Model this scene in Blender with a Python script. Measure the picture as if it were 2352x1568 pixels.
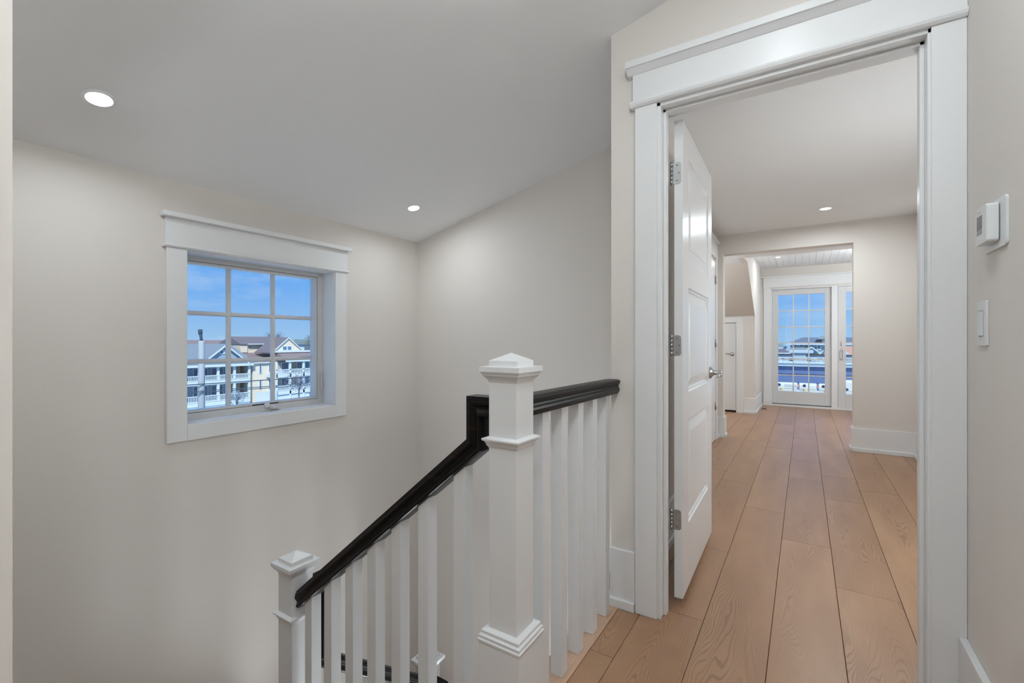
import bpy, bmesh, math, random
from math import sin, cos, pi, radians
from mathutils import Vector, Matrix, noise
random.seed(7)
sc = bpy.context.scene
for o in list(bpy.data.objects): bpy.data.objects.remove(o, do_unlink=True)
C = bpy.data.collections.new('scene'); sc.collection.children.link(C)

# ------------------------------------------------------------------ camera
H = 1.13
cam_d = bpy.data.cameras.new('camera'); cam = bpy.data.objects.new('camera', cam_d); C.objects.link(cam)
cam_d.sensor_fit = 'HORIZONTAL'; cam_d.sensor_width = 36.0; cam_d.lens = 36.0*1053.4/2352
cam_d.clip_start = 0.02; cam_d.clip_end = 1000
cam.location = (0, 0, H); cam.rotation_euler = (radians(90), 0, radians(32.5))
sc.camera = cam
vs = sc.view_settings
vs.view_transform = 'Standard'; vs.look = 'None'; vs.exposure = 0.0; vs.gamma = 1.0; vs.use_curve_mapping = False

# ------------------------------------------------------------------ world: blue sky with thin cloud
w = bpy.data.worlds.new('sky'); sc.world = w; w.use_nodes = True
nt = w.node_tree; nt.nodes.clear()
def N(nt, t, **k):
    n = nt.nodes.new(t)
    for a, v in k.items():
        if a[0] == '_': setattr(n, a[1:], v)
    return n
out = N(nt, 'ShaderNodeOutputWorld'); bg = N(nt, 'ShaderNodeBackground')
tc = N(nt, 'ShaderNodeTexCoord'); sep = N(nt, 'ShaderNodeSeparateXYZ')
nt.links.new(tc.outputs['Generated'], sep.inputs[0])
rmp = N(nt, 'ShaderNodeValToRGB'); cr = rmp.color_ramp
cr.elements[0].position = 0.0; cr.elements[0].color = (0.36, 0.61, 0.92, 1)
cr.elements[1].position = 0.28; cr.elements[1].color = (0.14, 0.42, 0.98, 1)
e = cr.elements.new(0.11); e.color = (0.165, 0.45, 0.97, 1)
e = cr.elements.new(0.9); e.color = (0.08, 0.26, 0.80, 1)
nt.links.new(sep.outputs['Z'], rmp.inputs[0])
mp = N(nt, 'ShaderNodeMapping'); mp.inputs['Scale'].default_value = (2.2, 2.2, 7.0); mp.inputs['Rotation'].default_value = (0.35, 0.2, 0.4)
nt.links.new(tc.outputs['Generated'], mp.inputs[0])
nz = N(nt, 'ShaderNodeTexNoise'); nz.inputs['Scale'].default_value = 1.7; nz.inputs['Detail'].default_value = 7; nz.inputs['Roughness'].default_value = 0.58
nt.links.new(mp.outputs[0], nz.inputs['Vector'])
cm = N(nt, 'ShaderNodeMapRange'); cm.inputs['From Min'].default_value = 0.54; cm.inputs['From Max'].default_value = 0.80; cm.inputs['To Max'].default_value = 0.75
nt.links.new(nz.outputs['Fac'], cm.inputs['Value'])
mx = N(nt, 'ShaderNodeMix', _data_type='RGBA'); mx.inputs['B'].default_value = (0.72, 0.84, 0.97, 1)
nt.links.new(cm.outputs[0], mx.inputs['Factor']); nt.links.new(rmp.outputs[0], mx.inputs['A'])
nt.links.new(mx.outputs['Result'], bg.inputs[0]); bg.inputs[1].default_value = 1.0
nt.links.new(bg.outputs[0], out.inputs[0])

# ------------------------------------------------------------------ sun (high, from behind the camera's right: no direct sun indoors)
sd = bpy.data.lights.new('sun', 'SUN'); sd.energy = 5.5; sd.angle = radians(0.6); sd.color = (1.0, 0.95, 0.88)
so = bpy.data.objects.new('sun', sd); C.objects.link(so); so.location = (10, -10, 30)
so.rotation_euler = Vector((-0.62, 0.50, -0.78)).to_track_quat('-Z', 'Y').to_euler()

LIGHT_STAIR = 3.6      # W per downlight in the stair hall
LIGHT_HALL = 4.5
LIGHT_ROOM = 12.0
LIGHT_ALCOVE = 3.5
FILL_HALL = 30.0  # powers of the added fill globes start here
FILL_LOWER = 48.0
FILL_ROOM = 22.0
FILL_ALCOVE = 52.0
LCOL = (0.86, 0.95, 1.0)

# ------------------------------------------------------------------ materials
def mat(name, col, rough=0.5, spec=0.5, metal=0.0, bump=0.0, bscale=60, var=0.0, vscale=3.0, coat=0.0, stretch=None):
    m = bpy.data.materials.new(name); m.use_nodes = True; t = m.node_tree
    b = t.nodes['Principled BSDF']
    b.inputs['Base Color'].default_value = (*col, 1); b.inputs['Roughness'].default_value = rough
    b.inputs['Metallic'].default_value = metal; b.inputs['Specular IOR Level'].default_value = spec
    b.inputs['Coat Weight'].default_value = coat
    tc = t.nodes.new('ShaderNodeTexCoord'); src = tc.outputs['Object']
    if stretch:
        mpn = t.nodes.new('ShaderNodeMapping'); mpn.inputs['Scale'].default_value = stretch
        t.links.new(src, mpn.inputs[0]); src = mpn.outputs[0]
    if var > 0:
        n = t.nodes.new('ShaderNodeTexNoise'); n.inputs['Scale'].default_value = vscale; n.inputs['Detail'].default_value = 5
        t.links.new(src, n.inputs['Vector'])
        r = t.nodes.new('ShaderNodeMapRange'); r.inputs['To Min'].default_value = 1-var; r.inputs['To Max'].default_value = 1+var
        t.links.new(n.outputs['Fac'], r.inputs['Value'])
        mu = t.nodes.new('ShaderNodeVectorMath'); mu.operation = 'SCALE'; mu.inputs[0].default_value = col
        t.links.new(r.outputs[0], mu.inputs['Scale']); t.links.new(mu.outputs[0], b.inputs['Base Color'])
    if bump > 0:
        n = t.nodes.new('ShaderNodeTexNoise'); n.inputs['Scale'].default_value = bscale; n.inputs['Detail'].default_value = 3
        t.links.new(src, n.inputs['Vector'])
        bp = t.nodes.new('ShaderNodeBump'); bp.inputs['Strength'].default_value = bump; bp.inputs['Distance'].default_value = 0.002
        t.links.new(n.outputs['Fac'], bp.inputs['Height']); t.links.new(bp.outputs[0], b.inputs['Normal'])
    return m
def emis(name, col, s):
    m = bpy.data.materials.new(name); m.use_nodes = True; t = m.node_tree; t.nodes.clear()
    o = t.nodes.new('ShaderNodeOutputMaterial'); e = t.nodes.new('ShaderNodeEmission')
    e.inputs[0].default_value = (*col, 1); e.inputs[1].default_value = s; t.links.new(e.outputs[0], o.inputs[0]); return m
M = {}
M['wall'] = mat('wall_paint', (0.745, 0.697, 0.65), 0.75, 0.25, bump=0.04, bscale=180, var=0.01)
M['ceil'] = mat('ceiling_paint', (0.86, 0.86, 0.86), 0.85, 0.2, bump=0.02, bscale=150)
M['trim'] = mat('white_semi_gloss_paint', (0.80, 0.80, 0.80), 0.32, 0.45, bump=0.015, bscale=25)
M['door'] = mat('white_door_paint', (0.82, 0.82, 0.82), 0.27, 0.5, bump=0.02, bscale=20)
M['vinyl'] = mat('white_window_vinyl', (0.66, 0.655, 0.65), 0.35, 0.4)
M['plastic'] = mat('white_plastic', (0.74, 0.75, 0.75), 0.35, 0.4)
M['screen'] = mat('dark_grey_screen', (0.13, 0.13, 0.135), 0.25, 0.5)
M['screen2'] = mat('grey_buttons', (0.30, 0.30, 0.30), 0.4, 0.5)
M['nickel'] = mat('satin_nickel', (0.42, 0.42, 0.42), 0.34, 0.5, metal=0.85)
M['chrome'] = mat('polished_nickel', (0.50, 0.50, 0.50), 0.16, 0.5, metal=1.0)
M['dark'] = mat('dark_gap', (0.03, 0.03, 0.03), 0.8)
M['grey'] = mat('screw_and_sill_shade_grey', (0.22, 0.22, 0.23), 0.5)
M['lens'] = emis('lamp_lens', (1.0, 0.99, 0.97), 6.0)
M['bronze'] = mat('black_rail_cap', (0.05, 0.045, 0.045), 0.5)
# dark-stained handrail: near-black with brown streaks
def rail_mat():
    m = mat('dark_stained_wood', (0.008, 0.005, 0.004), 0.34, 0.20, coat=0.0); t = m.node_tree; b = t.nodes['Principled BSDF']
    tcn = t.nodes.new('ShaderNodeTexCoord'); mpn = t.nodes.new('ShaderNodeMapping'); mpn.inputs['Scale'].default_value = (9, 9, 60)
    t.links.new(tcn.outputs['Object'], mpn.inputs[0])
    n = t.nodes.new('ShaderNodeTexNoise'); n.inputs['Scale'].default_value = 1.6; n.inputs['Detail'].default_value = 6
    t.links.new(mpn.outputs[0], n.inputs['Vector'])
    r = t.nodes.new('ShaderNodeValToRGB'); r.color_ramp.elements[0].position = 0.60; r.color_ramp.elements[0].color = (0.004, 0.003, 0.0028, 1)
    r.color_ramp.elements[1].position = 0.78; r.color_ramp.elements[1].color = (0.036, 0.017, 0.008, 1)
    t.links.new(n.outputs['Fac'], r.inputs[0]); t.links.new(r.outputs[0], b.inputs['Base Color']); return m
M['rail'] = rail_mat()
# glass: thin pane
def glass():
    m = bpy.data.materials.new('window_glass'); m.use_nodes = True; t = m.node_tree; t.nodes.clear()
    o = t.nodes.new('ShaderNodeOutputMaterial'); a = t.nodes.new('ShaderNodeBsdfTransparent'); g = t.nodes.new('ShaderNodeBsdfGlossy')
    a.inputs[0].default_value = (0.97, 0.985, 0.985, 1); g.inputs['Roughness'].default_value = 0.02
    x = t.nodes.new('ShaderNodeMixShader'); x.inputs[0].default_value = 0.05
    t.links.new(a.outputs[0], x.inputs[1]); t.links.new(g.outputs[0], x.inputs[2]); t.links.new(x.outputs[0], o.inputs[0]); return m
M['glass'] = glass()
# floor planks: light oak, per-plank shade and grain, cathedral rings
def floor_mat():
    m = bpy.data.materials.new('oak_planks'); m.use_nodes = True; t = m.node_tree; b = t.nodes['Principled BSDF']; L = t.links.new
    tcn = t.nodes.new('ShaderNodeTexCoord'); at = t.nodes.new('ShaderNodeAttribute'); at.attribute_name = 'plank'; 
    ce = t.nodes.new('ShaderNodeAttribute'); ce.attribute_name = 'centre'
    # local plank position (centre attribute) and random shift per plank
    sub = t.nodes.new('ShaderNodeVectorMath'); sub.operation = 'SUBTRACT'; L(tcn.outputs['Object'], sub.inputs[0]); L(ce.outputs['Vector'], sub.inputs[1])
    sh = t.nodes.new('ShaderNodeVectorMath'); sh.operation = 'SCALE'; L(at.outputs['Vector'], sh.inputs[0]); sh.inputs['Scale'].default_value = 23.0
    # ring field: warped paraboloid about the plank's heart line
    add = t.nodes.new('ShaderNodeVectorMath'); L(tcn.outputs['Object'], add.inputs[0]); L(sh.outputs[0], add.inputs[1])
    mp1 = t.nodes.new('ShaderNodeMapping'); mp1.inputs['Scale'].default_value = (6.5, 1.0, 1.0); L(add.outputs[0], mp1.inputs[0])
    n1 = t.nodes.new('ShaderNodeTexNoise'); n1.inputs['Scale'].default_value = 1.0; n1.inputs['Detail'].default_value = 2.0; n1.inputs['Roughness'].default_value = 0.45; L(mp1.outputs[0], n1.inputs['Vector'])
    sx = t.nodes.new('ShaderNodeSeparateXYZ'); L(sub.outputs[0], sx.inputs[0])
    sr = t.nodes.new('ShaderNodeSeparateXYZ'); L(at.outputs['Vector'], sr.inputs[0])
    def math_(op, a, bb=None, c=None):
        n = t.nodes.new('ShaderNodeMath'); n.operation = op
        for i, v in enumerate((a, bb, c)):
            if v is None: continue
            if isinstance(v, (int, float)): n.inputs[i].default_value = v
            else: L(v, n.inputs[i])
        return n.outputs[0]
    off = math_('MULTIPLY', math_('SUBTRACT', sr.outputs['X'], 0.5), 0.09)
    xx = math_('SUBTRACT', sx.outputs['X'], off)
    par = math_('MULTIPLY', math_('POWER', math_('ABSOLUTE', xx), 1.35), 85.0)
    fld = math_('ADD', math_('MULTIPLY', n1.outputs['Fac'], 15.0), math_('ADD', par, math_('MULTIPLY', sx.outputs['Y'], 1.6)))
    mp3 = t.nodes.new('ShaderNodeMapping'); mp3.inputs['Scale'].default_value = (40, 9, 1); L(add.outputs[0], mp3.inputs[0])
    n3 = t.nodes.new('ShaderNodeTexNoise'); n3.inputs['Scale'].default_value = 1.0; n3.inputs['Detail'].default_value = 3; L(mp3.outputs[0], n3.inputs['Vector'])
    fld = math_('ADD', fld, math_('MULTIPLY', n3.outputs['Fac'], 0.55))
    ring = math_('SINE', math_('MULTIPLY', fld, 6.283*2.3))
    line = t.nodes.new('ShaderNodeMapRange'); line.inputs['From Min'].default_value = 0.25; line.inputs['From Max'].default_value = 1.0; L(ring, line.inputs['Value'])
    # rings fade in and out
    mp2 = t.nodes.new('ShaderNodeMapping'); mp2.inputs['Scale'].default_value = (4.5, 0.8, 1); L(add.outputs[0], mp2.inputs[0])
    n2 = t.nodes.new('ShaderNodeTexNoise'); n2.inputs['Scale'].default_value = 1.0; n2.inputs['Detail'].default_value = 2; L(mp2.outputs[0], n2.inputs['Vector'])
    mk = t.nodes.new('ShaderNodeMapRange'); mk.inputs['From Min'].default_value = 0.44; mk.inputs['From Max'].default_value = 0.66; L(n2.outputs['Fac'], mk.inputs['Value'])
    lw = math_('MULTIPLY', line.outputs[0], math_('ADD', math_('MULTIPLY', mk.outputs[0], 0.85), 0.10))
    # fine pores
    mp4 = t.nodes.new('ShaderNodeMapping'); mp4.inputs['Scale'].default_value = (330, 16, 1); L(add.outputs[0], mp4.inputs[0])
    n4 = t.nodes.new('ShaderNodeTexNoise'); n4.inputs['Scale'].default_value = 1.0; n4.inputs['Detail'].default_value = 4; L(mp4.outputs[0], n4.inputs['Vector'])
    # soft cloudy tone
    mp5 = t.nodes.new('ShaderNodeMapping'); mp5.inputs['Scale'].default_value = (7, 1.5, 1); L(add.outputs[0], mp5.inputs[0])
    n5 = t.nodes.new('ShaderNodeTexNoise'); n5.inputs['Scale'].default_value = 1.0; n5.inputs['Detail'].default_value = 3; L(mp5.outputs[0], n5.inputs['Vector'])
    tone = math_('ADD', math_('MULTIPLY', math_('SUBTRACT', n5.outputs['Fac'], 0.25), 1.15), math_('MULTIPLY', sr.outputs['Y'], 0.30))
    tone = math_('ADD', tone, math_('MULTIPLY', math_('SUBTRACT', n4.outputs['Fac'], 0.5), 0.35))
    mixc = t.nodes.new('ShaderNodeMix'); mixc.data_type = 'RGBA'; mixc.clamp_factor = True
    mixc.inputs['A'].default_value = (0.30, 0.160, 0.085, 1); mixc.inputs['B'].default_value = (0.455, 0.268, 0.155, 1); L(tone, mixc.inputs['Factor'])
    mix2 = t.nodes.new('ShaderNodeMix'); mix2.data_type = 'RGBA'; L(math_('MULTIPLY', lw, 0.55), mix2.inputs['Factor']); L(mixc.outputs['Result'], mix2.inputs['A'])
    mix2.inputs['B'].default_value = (0.13, 0.065, 0.033, 1); L(mix2.outputs['Result'], b.inputs['Base Color'])
    b.inputs['Roughness'].default_value = 0.36; b.inputs['Specular IOR Level'].default_value = 0.5
    bp = t.nodes.new('ShaderNodeBump'); bp.inputs['Strength'].default_value = 0.25; bp.inputs['Distance'].default_value = 0.0015
    L(math_('ADD', math_('MULTIPLY', lw, -0.8), math_('MULTIPLY', n4.outputs['Fac'], 0.35)), bp.inputs['Height']); L(bp.outputs[0], b.inputs['Normal'])
    return m
M['oak'] = floor_mat()
M['nosing'] = mat('light_oak_nosing', (0.52, 0.34, 0.235), 0.45, 0.4, var=0.22, vscale=3, stretch=(25, 2, 8))
M['subfloor'] = mat('subfloor', (0.10, 0.055, 0.03), 0.8)
M['tread'] = mat('oak_tread', (0.42, 0.27, 0.18), 0.45, 0.4, var=0.15, vscale=3, stretch=(2, 20, 2))

# ------------------------------------------------------------------ mesh helpers
ORG = {}
def B(): return bmesh.new()
def box(bm, x0, x1, y0, y1, z0, z1):
    v = [bm.verts.new(p) for p in ((x0,y0,z0),(x1,y0,z0),(x1,y1,z0),(x0,y1,z0),(x0,y0,z1),(x1,y0,z1),(x1,y1,z1),(x0,y1,z1))]
    for f in ((0,3,2,1),(4,5,6,7),(0,1,5,4),(1,2,6,5),(2,3,7,6),(3,0,4,7)): bm.faces.new([v[i] for i in f])
    return bm
def poly(bm, pts, axis, a0, a1):
    """prism: 2-D outline pts extruded along axis ('x','y','z') from a0 to a1"""
    def P(p, a): return {'x': (a, p[0], p[1]), 'y': (p[0], a, p[1]), 'z': (p[0], p[1], a)}[axis]
    A = [bm.verts.new(P(p, a0)) for p in pts]; Bv = [bm.verts.new(P(p, a1)) for p in pts]
    n = len(pts)
    fs = [bm.faces.new(A[::-1]), bm.faces.new(Bv)]
    for i in range(n): fs.append(bm.faces.new([A[i], A[(i+1) % n], Bv[(i+1) % n], Bv[i]]))
    bmesh.ops.recalc_face_normals(bm, faces=fs); return bm
def sqlathe(bm, cx, cy, prof, cap=True):
    rings = []
    for h, z in prof:
        rings.append([bm.verts.new((cx+a*h, cy+b*h, z)) for a, b in ((-1,-1),(1,-1),(1,1),(-1,1))])
    for r0, r1 in zip(rings, rings[1:]):
        for i in range(4): bm.faces.new([r0[i], r0[(i+1)%4], r1[(i+1)%4], r1[i]])
    if cap: bm.faces.new(rings[0][::-1]); bm.faces.new(rings[-1])
    return bm
def lathe(bm, c, axis, prof, seg=24, cap=True):
    """round profile [(radius, along)] about axis vector through c"""
    ax = Vector(axis).normalized(); u = ax.orthogonal().normalized(); v = ax.cross(u); c = Vector(c); rings = []
    for r, h in prof: rings.append([bm.verts.new(c+ax*h+u*(r*cos(2*pi*i/seg))+v*(r*sin(2*pi*i/seg))) for i in range(seg)])
    fs = []
    for r0, r1 in zip(rings, rings[1:]):
        for i in range(seg): fs.append(bm.faces.new([r0[i], r0[(i+1)%seg], r1[(i+1)%seg], r1[i]]))
    if cap: fs.append(bm.faces.new(rings[0][::-1])); fs.append(bm.faces.new(rings[-1]))
    for f in fs: f.smooth = True
    return bm
def tube(bm, pts, r, seg=10, cap=True):
    pts = [Vector(p) for p in pts]; rs = r if isinstance(r, (list, tuple)) else [r]*len(pts); rings = []
    ref = Vector((0, 0, 1))
    for i, p in enumerate(pts):
        d = (pts[min(i+1, len(pts)-1)]-pts[max(i-1, 0)]).normalized()
        u = d.cross(ref); u = d.cross(Vector((1, 0, 0))) if u.length < 1e-3 else u; u.normalize(); v = d.cross(u)
        rings.append([bm.verts.new(p+u*(rs[i]*cos(2*pi*k/seg))+v*(rs[i]*sin(2*pi*k/seg))) for k in range(seg)])
    fs = []
    for r0, r1 in zip(rings, rings[1:]):
        for i in range(seg): fs.append(bm.faces.new([r0[i], r0[(i+1)%seg], r1[(i+1)%seg], r1[i]]))
    if cap: fs.append(bm.faces.new(rings[0][::-1])); fs.append(bm.faces.new(rings[-1]))
    for f in fs: f.smooth = True
    bmesh.ops.recalc_face_normals(bm, faces=fs)
    return bm
def sweep(bm, pts, wid, prof):
    """mitred sweep in a vertical plane; wid = horizontal width axis; prof = [(across, up)]"""
    pts = [Vector(p) for p in pts]; wid = Vector(wid).normalized(); rings = []
    T = [(b-a).normalized() for a, b in zip(pts, pts[1:])]
    U = [wid.cross(t) for t in T]
    for i, p in enumerate(pts):
        if i == 0: m = U[0]
        elif i == len(pts)-1: m = U[-1]
        else: m = (U[i-1]+U[i])/(1+U[i-1].dot(U[i]))
        rings.append([bm.verts.new(p+wid*a+m*b) for a, b in prof])
    n = len(prof); fs = []
    for r0, r1 in zip(rings, rings[1:]):
        for i in range(n): fs.append(bm.faces.new([r0[i], r0[(i+1)%n], r1[(i+1)%n], r1[i]]))
    fs.append(bm.faces.new(rings[0])); fs.append(bm.faces.new(rings[-1][::-1]))
    bmesh.ops.recalc_face_normals(bm, faces=fs); return bm
def obj(name, bm, m, parent=None, bev=0.0, local=False, seg=2):
    me = bpy.data.meshes.new(name)
    if parent is not None: org = Vector(ORG[parent.name])
    else:
        xs = [v.co for v in bm.verts]
        org = Vector(((min(c.x for c in xs)+max(c.x for c in xs))/2, (min(c.y for c in xs)+max(c.y for c in xs))/2, min(c.z for c in xs)))
    if not local: bmesh.ops.translate(bm, verts=bm.verts[:], vec=-org)
    bm.to_mesh(me); bm.free(); me.materials.append(m)
    o = bpy.data.objects.new(name, me); C.objects.link(o)
    if parent is not None: o.parent = parent; ORG[o.name] = ORG[parent.name]
    else: o.location = org; ORG[o.name] = tuple(org)
    if bev > 0:
        b = o.modifiers.new('bevel', 'BEVEL'); b.width = bev; b.segments = seg; b.limit_method = 'ANGLE'; b.angle_limit = radians(35)
        b.harden_normals = False
    return o
def tag(o, label, cat, group=None, kind=None):
    o['label'] = label; o['category'] = cat
    if group: o['group'] = group
    if kind: o['kind'] = kind
    return o
def thing(name, label, cat, loc, rotz=0.0, group=None):
    o = bpy.data.objects.new(name, None); o.empty_display_size = 0.05; C.objects.link(o)
    o.location = loc; o.rotation_euler = (0, 0, rotz); ORG[o.name] = tuple(loc)
    return tag(o, label, cat, group)
def struct(name, bm, m, bev=0.0, parent=None):
    o = obj(name, bm, m, parent, bev)
    if parent is None: o['kind'] = 'structure'
    return o
def sroot(name, loc, rotz=0.0):
    o = bpy.data.objects.new(name, None); o.empty_display_size = 0.05; C.objects.link(o)
    o.location = loc; o.rotation_euler = (0, 0, rotz); ORG[o.name] = tuple(loc); o['kind'] = 'structure'; return o

# ------------------------------------------------------------------ setting constants
XW, YE, YD, XR = -2.71, 2.797, 1.906, 0.412      # window wall, stair end wall, door wall front, right wall
XG = -0.705                                        # wall corner / guard line
YN = 0.133                                         # near stair wall
def cz(x): return 2.6275+0.249*x                  # sloped stair ceiling
ZB = -2.9                                          # lower storey floor

# --- floor: individual planks in one mesh, random values per plank
def plank_floor():
    bm = B(); xe = [-0.665, -0.575, -0.344, -0.109, 0.123, 0.3555]
    k = -1.038-0.2315*3; allx = [k]
    joints = {1: [1.575, 4.395, 6.0, 7.9], 2: [0.1, 1.98, 2.70, 4.094, 5.9, 7.4], 3: [1.05, 3.508, 5.612, 7.3], 4: [0.85, 3.05, 4.455, 5.155, 6.3, 8.0], 5: [0.75, 2.58, 4.0, 4.686, 6.81, 8.2], 6: [0.3, 2.2, 4.357, 6.2, 7.7]}
    edges = [-0.575-0.2315*i for i in range(8, 0, -1)]+[-0.575, -0.344, -0.109, 0.123, 0.3555, 0.587, 0.8185, 1.05, 1.2815, 1.513, 1.7445]
    data = []
    i0 = edges.index(-0.575)
    for i, (a, b) in enumerate(zip(edges, edges[1:])):
        js = joints.get(i-i0+2, None)
        if js is None:
            y = -3+random.random()*1.2; js = []
            while y < 9.2: js.append(y); y += 1.1+random.random()*0.9
        ys = [-2.3]+[j for j in js if j > -2.3]+[9.42]
        full = []
        for y0, y1 in zip(ys, ys[1:]):
            if y1-y0 > 2.9: ym = y0+(y1-y0)*0.5; full += [(y0, ym), (ym, y1)]
            else: full.append((y0, y1))
        for y0, y1 in full:
            r = (random.random(), random.random(), random.random()); c = ((a+b)/2, (y0+y1)/2, 0)
            # in the hall only the strip between nosing and right wall exists
            if y0 < 2.02 and b > -0.66 and a < XR: data.append((max(a, -0.664), min(b, XR), y0, min(y1, 2.02), r, c, y1 > 2.02))
            ylim = 2.02 if b > -0.66 else 2.93
            if y1 > ylim: data.append((a, b, max(y0, ylim), y1, r, c, False))
    cols = []; g = 0.0009
    for a, b, y0, y1, r, c, cont in data:
        if y1 <= y0: continue
        x0, x1, w0, w1 = a+g, b-g, y0+(0 if y0 in (2.02, 2.93) else g), y1-(0 if cont else g); ch = 0.0012
        c0 = 0 if y0 in (2.02, 2.93) else ch; c1 = 0 if cont else ch; top = [bm.verts.new(p) for p in ((x0+ch, w0+c0, 0), (x1-ch, w0+c0, 0), (x1-ch, w1-c1, 0), (x0+ch, w1-c1, 0))]
        mid = [bm.verts.new(p) for p in ((x0, w0, -ch), (x1, w0, -ch), (x1, w1, -ch), (x0, w1, -ch))]
        low = [bm.verts.new(p) for p in ((x0, w0, -0.012), (x1, w0, -0.012), (x1, w1, -0.012), (x0, w1, -0.012))]
        fs = [bm.faces.new(top)]
        for q in range(4):
            fs.append(bm.faces.new([mid[q], mid[(q+1)%4], top[(q+1)%4], top[q]])); fs.append(bm.faces.new([low[q], low[(q+1)%4], mid[(q+1)%4], mid[q]]))
        cols += [(r, c)]*len(fs)
    me = bpy.data.meshes.new('floor'); bm.to_mesh(me); bm.free(); me.materials.append(M['oak'])
    a1 = me.attributes.new('plank', 'FLOAT_VECTOR', 'FACE'); a2 = me.attributes.new('centre', 'FLOAT_VECTOR', 'FACE')
    for i, (r, c) in enumerate(cols): a1.data[i].vector = r; a2.data[i].vector = c
    o = bpy.data.objects.new('floor', me); C.objects.link(o); o['kind'] = 'structure'; ORG[o.name] = (0, 0, 0); return o
plank_floor()
bm = B(); box(bm, -0.70, 2.2, -2.3, 2.02, -0.30, -0.0121); box(bm, -0.70, 2.2, 2.02, 2.93, -0.30, -0.0121); box(bm, -2.6, 2.2, 2.93, 9.45, -0.30, -0.0121); struct('floor', bm, M['subfloor'])
# nosing strip along the well edge (lighter, proud edge)
bm = B(); poly(bm, [(-0.775, -0.030), (-0.664, -0.030), (-0.664, 0.0025), (-0.668, 0.0040), (-0.768, 0.0040), (-0.775, -0.004)], 'y', YN+0.002, 1.906)
struct('trim_1', bm, M['nosing'])
# well skirt below the nosing
bm = B(); box(bm, -0.745, -0.70, 1.0, YE, -0.34, -0.031); struct('trim_2', bm, M['trim'])
# lower storey floor
bm = B(); box(bm, -2.71, 1.0, 0.0, 2.8, ZB-0.1, ZB); struct('floor', bm, M['tread'])

# --- walls
WT = 0.16
bm = B()                                           # window wall with opening
oy0, oy1, oz0, oz1 = 1.085-0.03, 1.98+0.03, 0.70-0.03, 1.60+0.03
zt = cz(XW)+0.02
box(bm, XW-WT-0.02, XW, -0.3, oy0, ZB, zt); box(bm, XW-WT-0.02, XW, oy1, 3.1, ZB, zt)
box(bm, XW-WT-0.02, XW, oy0, oy1, ZB, oz0); box(bm, XW-WT-0.02, XW, oy0, oy1, oz1, zt)
struct('wall_left', bm, M['wall'])
oy0, oy1, oz0, oz1 = 1.085, 1.98, 0.70, 1.60
bm = B(); poly(bm, [(XW, ZB), (XG, ZB), (XG, cz(XG)), (XW, cz(XW))], 'y', YE, YE+0.12); struct('wall_stair_end', bm, M['wall'])
bm = B(); poly(bm, [(XG, ZB), (1.0, ZB), (1.0, -0.3), (XG, -0.3)], 'y', YE, YE+0.1); box(bm, 1.0, 1.1, 0, YE+0.1, ZB, -0.3); struct('wall_lower', bm, M['wall'])
# door wall with opening; top follows the sloped ceiling
dx0, dx1, dz = -0.492, 0.323, 2.087
bm = B()
poly(bm, [(XG, -0.02), (dx0-0.02, -0.02), (dx0-0.02, cz(dx0-0.02)), (XG, cz(XG))], 'y', YD, 2.02)
poly(bm, [(dx1+0.02, -0.02), (XR, -0.02), (XR, cz(XR)), (dx1+0.02, cz(dx1+0.02))], 'y', YD, 2.02)
poly(bm, [(dx0-0.02, dz+0.02), (dx1+0.02, dz+0.02), (dx1+0.02, cz(dx1+0.02)), (dx0-0.02, cz(dx0-0.02))], 'y', YD, 2.02)
struct('wall_door', bm, M['wall'])
# return between door wall and stair end wall (stair side), also closes the room's near-left corner
bm = B(); box(bm, XG, XG+0.06, 2.02, YE, -0.3, cz(XG)); struct('wall_return', bm, M['wall'])
bm = B(); box(bm, XR, XR+0.1, -2.3, 2.02, -0.3, cz(XR)+0.05); struct('wall_right', bm, M['wall'])
bm = B(); poly(bm, [(XW, ZB), (-0.75, ZB), (-0.75, cz(-0.75)), (XW, cz(XW))], 'y', 0.013, YN); struct('wall_near', bm, M['wall'])
bm = B(); box(bm, -0.87, -0.75, -2.3, 0.013, -0.3, cz(-0.75)); struct('wall_hall_left', bm, M['wall'])
bm = B(); poly(bm, [(-0.87, -0.3), (XR+0.1, -0.3), (XR+0.1, cz(XR)), (-0.87, cz(-0.87))], 'y', -2.4, -2.3); struct('wall_back', bm, M['wall'])
# sloped ceiling over stair and hall
bm = B(); poly(bm, [(XW-0.2, cz(XW-0.2)), (XR+0.12, cz(XR+0.12)), (XR+0.12, cz(XR+0.12)+0.1), (XW-0.2, cz(XW-0.2)+0.1)], 'y', -2.4, 2.92)
cs = struct('ceiling', bm, M['ceil'])
# cut the sloped ceiling short where the room begins: room sits under its own flat ceiling

# --- room beyond the door
RL, RR, RC, YO = -0.87, 0.93, 2.38, 5.895
bm = B(); box(bm, RL-0.1, RL, 2.95, YO, -0.02, RC); box(bm, RL-0.1, XG, 2.90, 2.95, -0.02, RC); struct('wall_room_left', bm, M['wall'])
bm = B(); box(bm, RR, RR+0.1, 2.02, YO, -0.02, RC); struct('wall_room_right', bm, M['wall'])
bm = B(); box(bm, XR+0.1, RR+0.1, 1.93, 2.02, -0.02, RC); struct('wall_room_near', bm, M['wall'])
bm = B(); box(bm, XG+0.03, RR+0.1, 2.02, 2.93, RC, RC+0.1); box(bm, RL-0.1, RR+0.1, 2.93, YO+0.15, RC, RC+0.1); struct('ceiling', bm, M['ceil'])
# wall with cased-free opening
OL, OR, OT, YO2 = -0.806, 0.43, 2.155, 6.05
bm = B(); box(bm, -2.4, OL, YO, YO2, -0.02, RC); box(bm, OR, 2.1, YO, YO2, -0.02, RC); box(bm, OL, OR, YO, YO2, OT, RC+0.1); struct('wall_opening', bm, M['wall'])
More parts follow.
